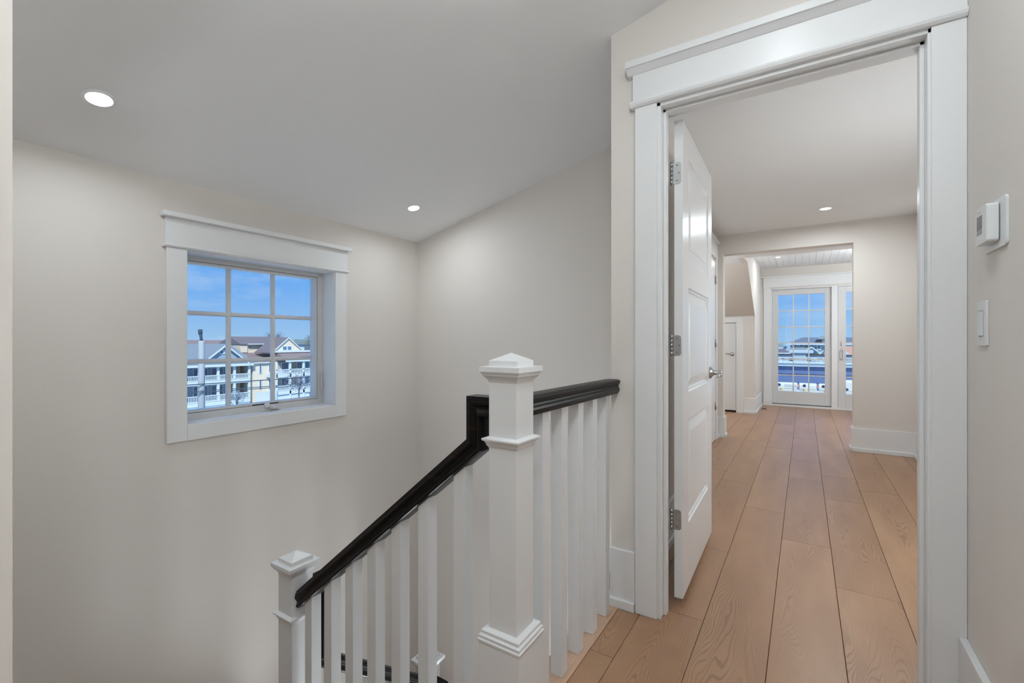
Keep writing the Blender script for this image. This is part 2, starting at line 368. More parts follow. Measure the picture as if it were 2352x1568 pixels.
# --- attic alcove: flat ceiling, knee wall, roof slope, dormer
KX, KY, AC, DC, YF = -0.65, 8.09, 2.205, 2.42, 9.30
KR = 1.50
bm = B(); box(bm, -2.4, 2.1, YO2, 6.60, AC, AC+0.08); box(bm, -2.4, KX-0.078, 6.60, 6.99, AC, AC+0.08); box(bm, KR+0.078, 2.1, 6.60, 6.99, AC, AC+0.08)
box(bm, KX, KR, 6.55, 6.60, AC+0.08, DC+0.08); struct('ceiling', bm, M['ceil'])
bm = B(); 
for a, b in ((-2.4, KX-0.078), (KR+0.078, 2.1)): poly(bm, [(6.99, AC), (KY, 1.53), (KY+0.05, 1.58), (7.04, AC+0.08), (6.99, AC+0.08)], 'x', a, b)
struct('ceiling', bm, M['wall'])
# beadboard dormer ceiling (boards run along the depth)
bm = B(); x = KX
while x < KR-0.001:
    x2 = min(x+0.0895, KR); box(bm, x+0.0015, x2-0.0015, 6.60, YF, DC, DC+0.02); x = x2
box(bm, KX, KR, 6.60, YF, DC+0.006, DC+0.05); struct('ceiling', bm, M['ceil'])
# knee wall left, with the cut for the small door
kd0, kd1, kdt = -1.50, -0.914, 1.432
bm = B(); box(bm, kd1, KX-0.078, KY, KY+0.1, -0.02, 1.53); box(bm, -2.4, kd0, KY, KY+0.1, -0.02, 1.53); box(bm, kd0, kd1, KY, KY+0.1, kdt, 1.53)
box(bm, KR+0.078, 2.1, KY, KY+0.1, -0.02, 1.53); struct('wall_knee', bm, M['wall'])
# dormer cheeks
for sgn, xk in ((-1, KX), (1, KR)):
    xa, xb = (xk-0.08, xk) if sgn < 0 else (xk, xk+0.08)
    bm = B(); poly(bm, [(KY, -0.02), (YF, -0.02), (YF, DC), (6.60, DC), (6.60, AC), (6.99, AC), (KY, 1.53)], 'x', xa+(0.002 if sgn < 0 else 0), xb)
    struct('wall_dormer_left' if sgn < 0 else 'wall_dormer_right', bm, M['wall'])
bm = B(); box(bm, -2.5, -2.4, YO2, KY+0.1, -0.02, RC); struct('wall_alcove_left', bm, M['wall'])
bm = B(); box(bm, 2.1, 2.2, YO2, KY+0.1, -0.02, RC); struct('wall_alcove_right', bm, M['wall'])
# far wall with the patio door opening
fx0, fx1, fz = -0.495, 1.345, 2.06
bm = B(); box(bm, KX-0.1, fx0, YF, YF+0.15, -0.02, DC+0.1); box(bm, fx1, KR+0.1, YF, YF+0.15, -0.02, DC+0.1); box(bm, fx0, fx1, YF, YF+0.15, fz, DC+0.1)
struct('wall_far', bm, M['wall'])

# ------------------------------------------------------------------ baseboards
def baseb(name, p0, p1, n, h=0.24, t=0.016, shoe=True):
    """board from p0 to p1 on a wall whose inward normal is n"""
    bm = B(); p0 = Vector((*p0, 0)); p1 = Vector((*p1, 0)); n = Vector((*n, 0))
    def slab(t_, z0, z1, e=0.0):
        q = [p0, p1, p1+n*t_, p0+n*t_]
        xs = [v.x for v in q]; ys = [v.y for v in q]; box(bm, min(xs), max(xs), min(ys), max(ys), z0, z1)
    slab(t, 0.0, h)
    if shoe: slab(t+0.013, 0.0, 0.038)
    return struct(name, bm, M['trim'], 0.003)
baseb('baseboard_door', (XG, YD), (-0.597, YD), (0, -1), 0.247)
baseb('baseboard_right', (XR, -2.3), (XR, YD-0.021), (-1, 0), 0.243, 0.020)
baseb('baseboard_hall_left', (-0.75, -2.3), (-0.75, YN), (1, 0), 0.243)
baseb('baseboard_opening_right', (OR-0.016, YO), (RR, YO), (0, -1))
baseb('baseboard_opening_left', (RL, YO), (OL+0.016, YO), (0, -1))
baseb('baseboard_jamb_right', (OR, YO), (OR, YO2), (-1, 0))
baseb('baseboard_jamb_left', (OL, YO), (OL, YO2), (1, 0))
baseb('baseboard_room_left', (RL, 2.95), (RL, 4.79), (1, 0))
baseb('baseboard_room_left_end', (RL, 5.80), (RL, YO-0.03), (1, 0))
baseb('baseboard_room_right', (RR, 2.02), (RR, YO), (-1, 0))
baseb('baseboard_room_return', (XG+0.06, 2.02), (XG+0.06, 2.90), (1, 0))
baseb('baseboard_knee', (-0.807, KY), (KX+0.016, KY), (0, -1))
baseb('baseboard_dormer', (KX, KY), (KX, YF-0.03), (1, 0))
baseb('baseboard_far', (KX+0.03, YF), (-0.61, YF), (0, -1))
baseb('baseboard_dormer_right', (KR, KY), (KR, YF-0.03), (-1, 0))

# ------------------------------------------------------------------ trim: main doorway (hall side)
FY = 1.886
bm = B(); box(bm, -0.595, -0.505, FY, YD, 0, 2.100); struct('trim_3', bm, M['trim'], 0.002)
bm = B(); box(bm, 0.331, XR-0.0005, FY, YD, 0, 2.100); struct('trim_4', bm, M['trim'], 0.002)
bm = B(); poly(bm, [(YD, 2.100), (1.880, 2.100), (1.872, 2.107), (1.868, 2.116), (1.872, 2.125), (YD, 2.125)], 'x', -0.612, XR-0.0005); struct('trim_5', bm, M['trim'], 0.001)
bm = B(); box(bm, -0.603, XR-0.0005, FY-0.004, YD, 2.125, 2.262); struct('trim_6', bm, M['trim'], 0.001)
bm = B(); poly(bm, [(YD, 2.236), (FY-0.006, 2.236), (1.856, 2.256), (1.850, 2.256), (1.850, 2.283), (YD, 2.283)], 'x', -0.625, XR-0.0005); struct('trim_7', bm, M['trim'], 0.0015)
# jamb with stop (three boards, beaded front edge)
bm = B()
for s, xj, in ((1, dx0), (-1, dx1)):
    a, b = sorted((xj, xj-s*0.02)); box(bm, a, b, 1.896, 2.02, 0, dz+0.02)
    a, b = sorted((xj, xj+s*0.012)); box(bm, a, b, 1.937, 1.975, 0, dz)
box(bm, dx0-0.02, dx1+0.02, 1.896, 2.02, dz, dz+0.02); box(bm, dx0, dx1, 1.937, 1.975, dz-0.012, dz)
struct('trim_8', bm, M['trim'], 0.0015)
# room side casing of the same door
bm = B(); box(bm, dx0-0.11, dx0-0.012, 2.02, 2.037, 0, 2.10); box(bm, dx1+0.012, dx1+0.11, 2.02, 2.037, 0, 2.10); box(bm, dx0-0.11, dx1+0.11, 2.02, 2.04, 2.10, 2.24)
struct('trim_9', bm, M['trim'], 0.002)

# ------------------------------------------------------------------ door leaf helper (local: x = along width from hinge, y = thickness towards -y, faces at y=0 and y=-t)
def panel_leaf(w_, h_, t_, panels, face_depth=0.009):
    bm = B()
    def face_side(y, s):
        xs = [0, *sorted({p for q in panels for p in q[:2]}), w_]
        zs = [0, *sorted({p for q in panels for p in q[2:]}), h_]
        for x0, x1 in zip(xs, xs[1:]):
            for z0, z1 in zip(zs, zs[1:]):
                if any(abs(p[0]-x0) < 1e-6 and abs(p[1]-x1) < 1e-6 and p[2] <= z0+1e-6 and p[3] >= z1-1e-6 for p in panels): continue
                bm.faces.new([bm.verts.new(q) for q in ((x0, y, z0), (x1, y, z0), (x1, y, z1), (x0, y, z1))])
        for x0, x1, z0, z1 in panels:
            prof = [(0, 0), (0.004, 0.006), (0.014, 0.0075), (0.018, 0.012), (0.022, 0.012), (0.026, 0.0115), (0.055, 0.0035), (0.058, 0.0035), (0.060, 0.002)]
            rings = []
            for ins, dep in prof:
                rings.append([bm.verts.new(q) for q in ((x0+ins, y-s*dep, z0+ins), (x1-ins, y-s*dep, z0+ins), (x1-ins, y-s*dep, z1-ins), (x0+ins, y-s*dep, z1-ins))])
            for r0, r1 in zip(rings, rings[1:]):
                for i in range(4): bm.faces.new([r0[i], r0[(i+1)%4], r1[(i+1)%4], r1[i]])
            bm.faces.new(rings[-1])
    face_side(0.0, 1); face_side(-t_, -1)
    for q in (((0,0,0),(0,-t_,0),(0,-t_,h_),(0,0,h_)), ((w_,0,0),(w_,-t_,0),(w_,-t_,h_),(w_,0,h_)), ((0,0,0),(w_,0,0),(w_,-t_,0),(0,-t_,0)), ((0,0,h_),(w_,0,h_),(w_,-t_,h_),(0,-t_,h_))):
        bm.faces.new([bm.verts.new(p) for p in q])
    bmesh.ops.remove_doubles(bm, verts=bm.verts[:], dist=1e-5)
    bmesh.ops.recalc_face_normals(bm, faces=bm.faces[:])
    return bm
# open door: leaf swung a little past 90 degrees into the room
leafz = 0.037
d1 = sroot('door_1', (-0.469, 2.030, leafz), radians(90+1.1))
t_ = 0.035; wL = 0.813; hL = 2.035
# local +x runs into the room, local -y faces +X (towards the opening)
leaf = obj('door_leaf', panel_leaf(wL, hL, t_, [(0.125, 0.690, 0.283, 0.746), (0.125, 0.690, 0.868, 1.333), (0.125, 0.690, 1.453, 1.908)]), M['door'], d1, local=True)
for z0, z1 in ((1.765, 1.858), (1.033, 1.120), (0.290, 0.376)):
    bm = B(); zc = (z0+z1)/2
    # plate on the hinge edge with rounded outer corners
    r = 0.012; pts = [(0.004, z0), (-0.028+r, z0)]+[(-0.028+r-r*sin(a), z0+r-r*cos(a)) for a in [pi/8*i for i in range(1, 5)]]+[(-0.028+r-r*cos(a), z1-r+r*sin(a)) for a in [pi/8*i for i in range(0, 5)]]+[(0.004, z1)]
    pts = [(0.004, z0), (0.004, z1)]+pts[::-1][1:-1]
    poly(bm, pts, 'x', -0.0022, 0.0)
    hg = obj('hinge', bm, M['nickel'], d1, 0.0004, local=True)
    bm = B()
    for k in range(5):
        a = z0+(z1-z0)*k/5+0.0006; b = z0+(z1-z0)*(k+1)/5-0.0006; lathe(bm, (-0.004, 0.010, 0), (0, 0, 1), [(0.0062, a), (0.0062, b)], 14)
    lathe(bm, (-0.004, 0.010, 0), (0, 0, 1), [(0.0035, z0-0.003), (0.0045, z0), (0.0045, z1), (0.003, z1+0.004)], 12)
    obj('hinge_pin', bm, M['nickel'], hg, local=True)
    bm = B()
    for yy, zz in ((-0.012, z1-0.014), (-0.020, zc), (-0.012, z0+0.014)): lathe(bm, (-0.0022, yy, zz), (-1, 0, 0), [(0.0036, 0), (0.0036, 0.0004), (0.0012, 0.0006)], 10)
    obj('screw', bm, M['grey'], hg, local=True)
bm = B()                                            # handle: flared rosette, neck and fluted knob-lever on both faces
for s, y0 in ((-1, -t_), (1, 0.0)):
    lathe(bm, (0.750, y0, 0.918), (0, s, 0), [(0.033, 0), (0.034, 0.004), (0.030, 0.008), (0.022, 0.013), (0.015, 0.019), (0.0125, 0.026), (0.0125, 0.044), (0.0145, 0.052), (0.0155, 0.058), (0.012, 0.062), (0.004, 0.063)], 28)
    tube(bm, [(0.750, y0+s*0.050, 0.918), (0.742, y0+s*0.056, 0.913), (0.715, y0+s*0.058, 0.906), (0.675, y0+s*0.056, 0.909), (0.645, y0+s*0.052, 0.902)], [0.011, 0.011, 0.009, 0.0075, 0.006], 12)
obj('door_handle', bm, M['chrome'], d1, local=True)
bm = B(); box(bm, wL-0.0005, wL+0.0012, -0.030, -0.005, 0.89, 0.946); obj('latch_plate', bm, M['nickel'], d1, local=True)

# closet door on the room's left wall (closed) with casing and hinges
d2 = sroot('door_2', (RL, 4.90, 0))
bm = B(); box(bm, RL, RL+0.012, 4.90, 5.668, 0.012, 2.04); obj('door_leaf', bm, M['door'], d2, 0.001)
for z in (1.832, 1.11, 0.393):
    bm = B(); lathe(bm, (RL+0.019, 5.672, 0), (0, 0, 1), [(0.0065, z-0.045), (0.0065, z+0.045)], 12); box(bm, RL+0.0125, RL+0.015, 5.640, 5.70, z-0.045, z+0.045); obj('hinge', bm, M['nickel'], d2)
bm = B(); box(bm, RL, RL+0.020, 5.695, 5.790, 0, 2.08); box(bm, RL, RL+0.020, 4.79, 4.885, 0, 2.08)
box(bm, RL, RL+0.026, 4.775, 5.805, 2.08, 2.10); box(bm, RL, RL+0.022, 4.785, 5.795, 2.10, 2.262); box(bm, RL, RL+0.045, 4.76, 5.835, 2.262, 2.287)
struct('trim_10', bm, M['trim'], 0.0015)

# low attic door in the knee wall
d3 = sroot('door_3', (kd1, KY, 0))
bm = B(); box(bm, kd0+0.006, kd1-0.006, KY+0.012, KY+0.045, 0.03, kdt-0.006); obj('door_leaf', bm, M['door'], d3, 0.001)
bm = B(); kx, kz = -0.952, 0.928
lathe(bm, (kx-0.022, KY+0.012, kz), (0, -1, 0), [(0.030, 0), (0.031, 0.006), (0.024, 0.012), (0.010, 0.014), (0.009, 0.045)], 24)
tube(bm, [(kx-0.022, KY-0.033, kz), (kx-0.05, KY-0.038, kz+0.004), (kx-0.09, KY-0.038, kz+0.010), (kx-0.135, KY-0.034, kz+0.004)], [0.009, 0.009, 0.007, 0.006], 10)
obj('door_handle', bm, M['chrome'], d3)
bm = B(); box(bm, kd1, kd1+0.106, KY-0.018, KY, 0, kdt); box(bm, kd0-0.106, kd0, KY-0.018, KY, 0, kdt); box(bm, kd0-0.106, kd1+0.106, KY-0.018, KY, kdt, 1.516)
struct('trim_11', bm, M['trim'], 0.002)
bm = B(); box(bm, kd0, kd1, KY+0.05, KY+0.09, -0.01, kdt); struct('wall_knee_backing', bm, M['dark'])

# ------------------------------------------------------------------ patio doors (far wall)
def muntin_grid(bm, x0, x1, z0, z1, nx, nz, yf, yb, wd, axis='y'):
    for i in range(1, nx):
        x = x0+(x1-x0)*i/nx
        (box(bm, x-wd/2, x+wd/2, yf, yb, z0, z1) if axis == 'y' else box(bm, yf, yb, x-wd/2, x+wd/2, z0, z1))
    for j in range(1, nz):
        z = z0+(z1-z0)*j/nz
        (box(bm, x0, x1, yf+0.0007, yb, z-wd/2, z+wd/2) if axis == 'y' else box(bm, yf, yb-0.0007, x0, x1, z-wd/2, z+wd/2))
for n_, (x0, x1, g0, g1, yf, zb) in enumerate(((-0.478, 0.382, -0.388, 0.293, YF+0.045, 0.045), (0.470, 1.330, 0.580, 1.235, YF+0.012, 0.032))):
    d = sroot('door_%d' % (4+n_), ((x0+x1)/2, yf, 0)); y2 = yf+0.042; g0z, g1z = 0.262, 1.945
    if n_ == 0: g0z, g1z = 0.262, 1.945
    bm = B(); box(bm, x0, g0, yf, y2, zb, 2.040); box(bm, g1, x1, yf, y2, zb, 2.040); box(bm, g0, g1, yf, y2, zb, g0z); box(bm, g0, g1, yf, y2, g1z, 2.040)
    obj('door_frame', bm, M['vinyl'], d, 0.003)
    bm = B(); muntin_grid(bm, g0, g1, g0z, g1z, 3, 6, yf+0.012, yf+0.034, 0.018); obj('muntins', bm, M['vinyl'], d, 0.003)
    bm = B(); box(bm, g0-0.004, g1+0.004, yf+0.022, yf+0.025, g0z-0.004, g1z+0.004); obj('glass_pane', bm, M['glass'], d)
    if n_ == 1:
        bm = B(); hx = 0.523
        for s in (1,):
            lathe(bm, (hx, yf, 1.02), (0, -1, 0), [(0.010, 0), (0.010, 0.012)], 14)
        ring = [(hx+0.020*cos(a), yf-0.022, 0.92+0.018*0+(0.060 if sin(a) > 0 else -0.060)+0.020*sin(a)) for a in [2*pi*i/24 for i in range(25)]]
        tube(bm, ring, 0.0065, 8, cap=False)
        box(bm, hx-0.010, hx+0.010, yf-0.022, yf, 0.855, 0.865); box(bm, hx-0.010, hx+0.010, yf-0.022, yf, 0.975, 0.985)
        tube(bm, [(hx-0.004, yf-0.014, 1.06), (hx-0.006, yf-0.022, 1.10), (hx-0.008, yf-0.016, 1.135)], [0.007, 0.006, 0.004], 8)
        obj('door_handle', bm, M['vinyl'], d)
bm = B(); box(bm, 0.384, 0.468, YF-0.002, YF+0.10, 0.0, 2.055); struct('trim_12', bm, M['trim'], 0.003)
bm = B(); box(bm, fx0, 0.384, YF+0.030, YF+0.11, 0.0, 0.020); box(bm, fx0, fx1, YF-0.012, YF+0.03, 0.0, 0.030); box(bm, fx0, fx0+0.016, YF, YF+0.12, 0, 2.06); box(bm, fx1-0.014, fx1, YF, YF+0.12, 0, 2.06); box(bm, fx0, fx1, YF, YF+0.12, 2.042, 2.06)
struct('trim_13', bm, M['trim'], 0.002)
bm = B(); box(bm, fx0+0.016, 0.384, YF+0.060, YF+0.085, 0.020, 0.044); struct('trim_14', bm, M['grey'])  # dark strip under the left slab paints in the sill's shadow line
bm = B(); box(bm, -0.608, -0.497, YF-0.020, YF, 0, 2.078); box(bm, 1.345, 1.455, YF-0.020, YF, 0, 2.078)
box(bm, -0.622, 1.469, YF-0.030, YF, 2.078, 2.098); box(bm, -0.612, 1.459, YF-0.024, YF, 2.098, 2.248); box(bm, -0.645, 1.49, YF-0.050, YF, 2.248, 2.272)
struct('trim_15', bm, M['trim'], 0.0015)

# ------------------------------------------------------------------ window_1 (stair window)
w1 = sroot('window_1', (-2.82, 1.53, oz0))
gy0, gy1, gz0, gz1 = 1.120, 1.925, 0.752, 1.557
bm = B(); fx = -2.82
box(bm, fx-0.07, fx, oy0, 1.100, oz0, oz1); box(bm, fx-0.07, fx, 1.942, oy1, oz0, oz1); box(bm, fx-0.07, fx, 1.100, 1.942, oz0, 0.738); box(bm, fx-0.07, fx, 1.100, 1.942, 1.572, oz1)
obj('window_frame', bm, M['vinyl'], w1, 0.002)
bm = B(); fs_ = fx-0.004
box(bm, fs_-0.06, fs_, 1.102, gy0, 0.740, 1.570); box(bm, fs_-0.06, fs_, gy1, 1.940, 0.740, 1.570); box(bm, fs_-0.06, fs_, gy0, gy1, 0.740, gz0); box(bm, fs_-0.06, fs_, gy0, gy1, gz1, 1.570)
obj('sash', bm, M['vinyl'], w1, 0.0015)
bm = B(); xg = -2.882
for i in (1, 2):
    y = gy0+(gy1-gy0)*i/3; poly(bm, [(xg, y-0.014), (xg+0.008, y-0.014), (xg+0.018, y-0.006), (xg+0.018, y+0.006), (xg+0.008, y+0.014), (xg, y+0.014)], 'z', gz0, gz1)
for z in (1.289, 1.018): poly(bm, [(xg, z-0.013), (xg+0.007, z-0.013), (xg+0.0165, z-0.006), (xg+0.0165, z+0.006), (xg+0.007, z+0.013), (xg, z+0.013)], 'y', gy0, gy1)
obj('muntins', bm, M['vinyl'], w1)
bm = B(); box(bm, xg-0.004, xg, gy0-0.003, gy1+0.003, gz0-0.003, gz1+0.003); obj('glass_pane', bm, M['glass'], w1)
bm = B()                                            # casement crank and cover
cy_ = 1.585
poly(bm, [(cy_-0.065, 0.701), (cy_+0.075, 0.701), (cy_+0.060, 0.728), (cy_-0.045, 0.734)], 'x', fx, fx+0.022)
lathe(bm, (fx+0.020, cy_-0.012, 0.735), (1, 0, 0.25), [(0.017, 0), (0.018, 0.010), (0.014, 0.020), (0.004, 0.024)], 18)
tube(bm, [(fx+0.034, cy_-0.012, 0.737), (fx+0.037, cy_+0.015, 0.722), (fx+0.034, cy_+0.050, 0.716), (fx+0.032, cy_+0.066, 0.722)], [0.009, 0.010, 0.009, 0.007], 10)
obj('crank_handle', bm, M['vinyl'], w1, 0.001)
bm = B(); box(bm, fs_, fs_+0.0012, 1.50, 1.665, 0.7385, 0.7455); obj('label_strip', bm, M['dark'], w1)
bm = B(); tube(bm, [(fx+0.004, 1.958, 0.92), (fx+0.012, 1.960, 0.90), (fx+0.012, 1.962, 0.83), (fx+0.020, 1.960, 0.80), (fx+0.018, 1.952, 0.775)], [0.004, 0.005, 0.005, 0.005, 0.004], 8); obj('sash_lock', bm, M['vinyl'], w1)
# jamb extension boards
bm = B(); e = 0.012
box(bm, fx, XW+0.010, oy0-0.018, oy0, oz0-0.018, oz1+0.018); box(bm, fx, XW+0.010, oy1, oy1+0.018, oz0-0.018, oz1+0.018)
box(bm, fx, XW+0.010, oy0, oy1, oz0-0.018, oz0); box(bm, fx, XW+0.010, oy0, oy1, oz1, oz1+0.018)
struct('trim_16', bm, M['trim'], 0.001)
FX = -2.69
bm = B(); box(bm, XW, FX, 1.008, 1.099, 0.617, 1.606); struct('trim_17', bm, M['trim'], 0.003)
bm = B(); box(bm, XW, FX, 1.987, 2.077, 0.617, 1.606); struct('trim_18', bm, M['trim'], 0.003)
bm = B(); box(bm, XW, FX-0.0005, 1.099, 1.987, 0.617, 0.694); struct('trim_19', bm, M['trim'], 0.0015)
bm = B(); poly(bm, [(XW, 1.606), (-2.684, 1.606), (-2.677, 1.614), (-2.684, 1.622), (XW, 1.622)], 'y', 0.993, 2.092); struct('trim_20', bm, M['trim'], 0.001)
bm = B(); box(bm, XW, FX+0.002, 1.002, 2.083, 1.622, 1.757); struct('trim_21', bm, M['trim'], 0.001)
bm = B(); box(bm, XW, -2.658, 0.983, 2.102, 1.757, 1.782); struct('trim_22', bm, M['trim'], 0.003)
# exterior cladding of the opening edge
# ------------------------------------------------------------------ newel posts
def newel(cx, cy, z0, peak, label, base=True, foot=None):
    t = thing('newel_post', label, 'newel post', (cx, cy, z0)); d = peak-1.098; s = 0.0465
    bm = B(); box(bm, cx-s, cx+s, cy-s, cy+s, (0.28+d) if base else z0, 1.035+d); obj('shaft', bm, M['trim'], t, 0.0025)
    bm = B(); sqlathe(bm, cx, cy, [(s, 1.014+d), (s+0.002, 1.020+d), (s+0.007, 1.028+d), (s+0.0135, 1.034+d), (s+0.0135, 1.039+d), (s+0.0165, 1.0395+d), (s+0.0165, 1.0435+d), (s+0.020, 1.044+d), (s+0.020, 1.0595+d), (s, 1.0605+d), (s, 1.076+d), (0.0, 1.098+d)])
    obj('post_cap', bm, M['trim'], t, 0.001)
    bm = B(); sqlathe(bm, cx, cy, [(s-0.01, 0.828+d), (s+0.001, 0.831+d), (s+0.003, 0.836+d), (s+0.005, 0.8365+d), (s+0.006, 0.842+d), (s+0.010, 0.849+d), (s+0.015, 0.852+d), (s+0.0155, 0.857+d), (s-0.01, 0.866+d)])
    obj('collar', bm, M['trim'], t, 0.0008)
    if base:
        bm = B(); box(bm, cx-0.067, cx+0.067, cy-0.067, cy+0.067, z0, 0.285+d); obj('base_box', bm, M['trim'], t, 0.0025)
        bm = B(); sqlathe(bm, cx, cy, [(0.060, 0.281+d), (0.0675, 0.284+d), (0.0695, 0.290+d), (0.0700, 0.295+d), (0.0665, 0.2965+d), (0.0660, 0.299+d), (0.0675, 0.3035+d), (0.0675, 0.306+d), (0.0615, 0.3085+d), (0.0610, 0.312+d), (0.0625, 0.3165+d), (0.0615, 0.319+d), (s-0.002, 0.3235+d)])
        obj('base_moulding', bm, M['trim'], t, 0.0006)
    return t
N1 = (-0.707, 1.1065); N2 = (-1.7535, 1.1065); N3 = (-1.7535, 1.888)
newel(*N1, 0.0041, 1.098, 'tall white square newel post with stepped cap at the top of the stairs')
newel(*N2, -0.80, 0.275, 'white newel post with pyramid cap at the lower end of the sloping handrail')
newel(*N3, -1.45, -0.575, 'lowest white newel post cap half hidden behind the balusters')

# ------------------------------------------------------------------ handrails and balusters
rp = [(0.020, -0.030), (0.026, -0.030), (0.027, -0.025), (0.0315, -0.0235), (0.0325, -0.018), (0.0345, -0.013), (0.0330, -0.007), (0.0275, -0.001), (0.0265, 0.004), (0.0295, 0.010), (0.0350, 0.0155), (0.0365, 0.0205), (0.0345, 0.0255), (0.0290, 0.0285), (0.018, 0.030)]
prof = rp+[(-a, b) for a, b in rp[::-1]]
def smooth_auto(o): 
    for p in o.data.polygons: p.use_smooth = True
    md = o.modifiers.new('normals', 'EDGE_SPLIT'); md.split_angle = radians(28)
bw = 0.0215
# level guard along the hall
g1 = thing('stair_railing', 'short level railing with black handrail from the tall newel post to the door wall', 'railing', (XG, 1.5, 0.004))
bm = B(); sweep(bm, [(-0.7005, N1[1]+0.0465, 0.942), (-0.7005, YD-0.0005, 0.938)], (1, 0, 0), prof); o = obj('handrail', bm, M['rail'], g1); smooth_auto(o)
for y in (1.272, 1.405, 1.5405, 1.6725, 1.8095):
    bm = B(); box(bm, XG-bw, XG+bw, y-bw, y+bw, 0.0041, 0.912); obj('baluster', bm, M['trim'], g1, 0.0012)
# flight one
SL = 0.82
g2 = thing('stair_railing', 'sloping stair railing with black handrail stepping down over white square balusters', 'railing', (-1.25, N1[1], -0.6))
zc0 = 0.8245; xe = N2[0]+0.0465
bm = B(); sweep(bm, [(N1[0]-0.0465, N1[1], 0.938), (-0.820, N1[1], 0.938), (-0.820, N1[1], zc0), (xe, N1[1], zc0-SL*(-0.820-xe))], (0, -1, 0), prof)
o = obj('handrail', bm, M['rail'], g2); smooth_auto(o)
def tread_z(x): return -0.20*(1+min(3, int((-0.715-x)/0.245)))
cosA = cos(math.atan(SL))
for x in (-0.882, -1.029, -1.152, -1.273, -1.392, -1.515, -1.637):
    zb = tread_z(x); bm = B()
    def ztop(xx): return zc0-SL*(-0.820-xx)-0.030/cosA+0.003
    poly(bm, [(x-bw, zb), (x+bw, zb), (x+bw, ztop(x+bw)), (x-bw, ztop(x-bw))], 'y', N1[1]-bw, N1[1]+bw); obj('baluster', bm, M['trim'], g2, 0.0012)
# flight two (runs along the window wall, downwards away from the camera)
g3 = thing('stair_railing', 'lower stair railing glimpsed as dark handrail pieces between the balusters', 'railing', (N2[0], 1.5, -1.4))
S2 = 0.80; yv = 1.205; zt2 = -0.175
ye = N3[1]-0.0465
bm = B(); sweep(bm, [(N2[0], N2[1]+0.0465, 0.105), (N2[0], yv, 0.105), (N2[0], yv, zt2-0.04), (N2[0], ye, zt2-0.04-S2*(ye-yv))], (-1, 0, 0), prof)
o = obj('handrail', bm, M['rail'], g3); smooth_auto(o)
for y in (1.27, 1.39, 1.51, 1.63, 1.75):
    zt_ = zt2-0.04-S2*(y-yv)-0.036; bm = B()
    poly(bm, [(y-bw, zt_-0.80), (y+bw, zt_-0.80), (y+bw, zt_-S2*bw), (y-bw, zt_+S2*bw)], 'x', N2[0]-bw, N2[0]+bw); obj('baluster', bm, M['trim'], g3, 0.0012)
# flight three start
g4 = thing('stair_railing', 'lowest handrail end descending right from the lowest newel post', 'railing', (-1.3, N3[1], -1.9))
zr3 = -0.745
bm = B(); sweep(bm, [(N3[0]+0.0465, N3[1], zr3), (N3[0]+0.105, N3[1], zr3), (-0.9, N3[1], zr3-0.80*(-0.9-N3[0]-0.105))], (0, 1, 0), prof)
o = obj('handrail', bm, M['rail'], g4); smooth_auto(o)
for x in (-1.6, -1.48, -1.36, -1.24):
    zt_ = zr3-0.80*(x-N3[0]-0.105)-0.036; bm = B()
    poly(bm, [(x-bw, zt_-0.80), (x+bw, zt_-0.80), (x+bw, zt_-0.8*bw), (x-bw, zt_+0.8*bw)], 'y', N3[1]-bw, N3[1]+bw); obj('baluster', bm, M['trim'], g4, 0.0012)

# stairs: treads and landings (below the frame, but part of the place)
bm = B()
for k in range(3): box(bm, -0.715-0.245*(k+1), -0.700-0.245*k, YN, 1.175, -0.20*(k+1)-0.20, -0.20*(k+1))
box(bm, XW, -0.715-0.735, YN, 1.175, -1.0, -0.80)
for k in range(3): box(bm, XW, -1.70, 1.175+0.225*k, 1.175+0.225*(k+1)+0.02, -0.80-0.2*(k+1)-0.2, -0.80-0.2*(k+1))
box(bm, XW, -1.70, 1.85, YE, -1.80, -1.60)
for k in range(6): box(bm, -1.70+0.245*k, -1.70+0.245*(k+1)+0.02, 1.85, YE, -1.60-0.2*(k+1)-0.2, -1.60-0.2*(k+1))
struct('floor_stairs', bm, M['tread'], 0.003)
bm = B(); box(bm, -0.74, -0.70, YN, 1.06, -0.2, -0.031); struct('trim_23', bm, M['trim'])

# ------------------------------------------------------------------ recessed lights
def downlight(x, y, z, slope, r, power, label, spread=150, group='recessed ceiling lights'):
    t = thing('recessed_light', label, 'ceiling light', (x, y, z), 0, group)
    n = Vector((slope, 0, -1)).normalized()       # pointing down out of the ceiling
    bm = B(); lathe(bm, (0, 0, 0), n, [(r+0.012, -0.002), (r+0.012, 0.0025), (r+0.002, 0.004), (r, 0.002), (r, -0.002)], 40); obj('trim_ring', bm, M['ceil'], t, local=True)
    bm = B(); lathe(bm, (0, 0, 0), n, [(r-0.0005, 0.0), (r-0.0005, 0.0035), (r-0.006, 0.0048)], 40); obj('lamp_lens', bm, M['lens'], t, local=True)
    ld = bpy.data.lights.new('lamp', 'AREA'); ld.shape = 'DISK'; ld.size = 2*r; ld.energy = power; ld.color = LCOL; ld.spread = radians(spread)
    lo = bpy.data.objects.new('lamp', ld); C.objects.link(lo); lo.parent = t; lo.location = n*0.008; lo.rotation_euler = n.to_track_quat('-Z', 'Y').to_euler()
    return t
def plz(x): return cz(x)-0.001
downlight(-2.278, 0.632, plz(-2.278), 0.249, 0.040, LIGHT_STAIR, 'recessed light glowing in the sloped ceiling, upper left of the window', 175)
downlight(-2.287, 2.319, plz(-2.287), 0.249, 0.038, LIGHT_STAIR, 'recessed light in the sloped ceiling near the far corner of the stairwell', 175)
downlight(-0.09, 1.06, plz(-0.09), 0.249, 0.040, LIGHT_HALL, 'recessed hall light above the top of the stairs', 175)
downlight(-0.15, -1.3, plz(-0.15), 0.249, 0.040, LIGHT_HALL, 'added recessed fill light at the unseen back of the hall', 175)  # unseen lamp, added to brighten the hall
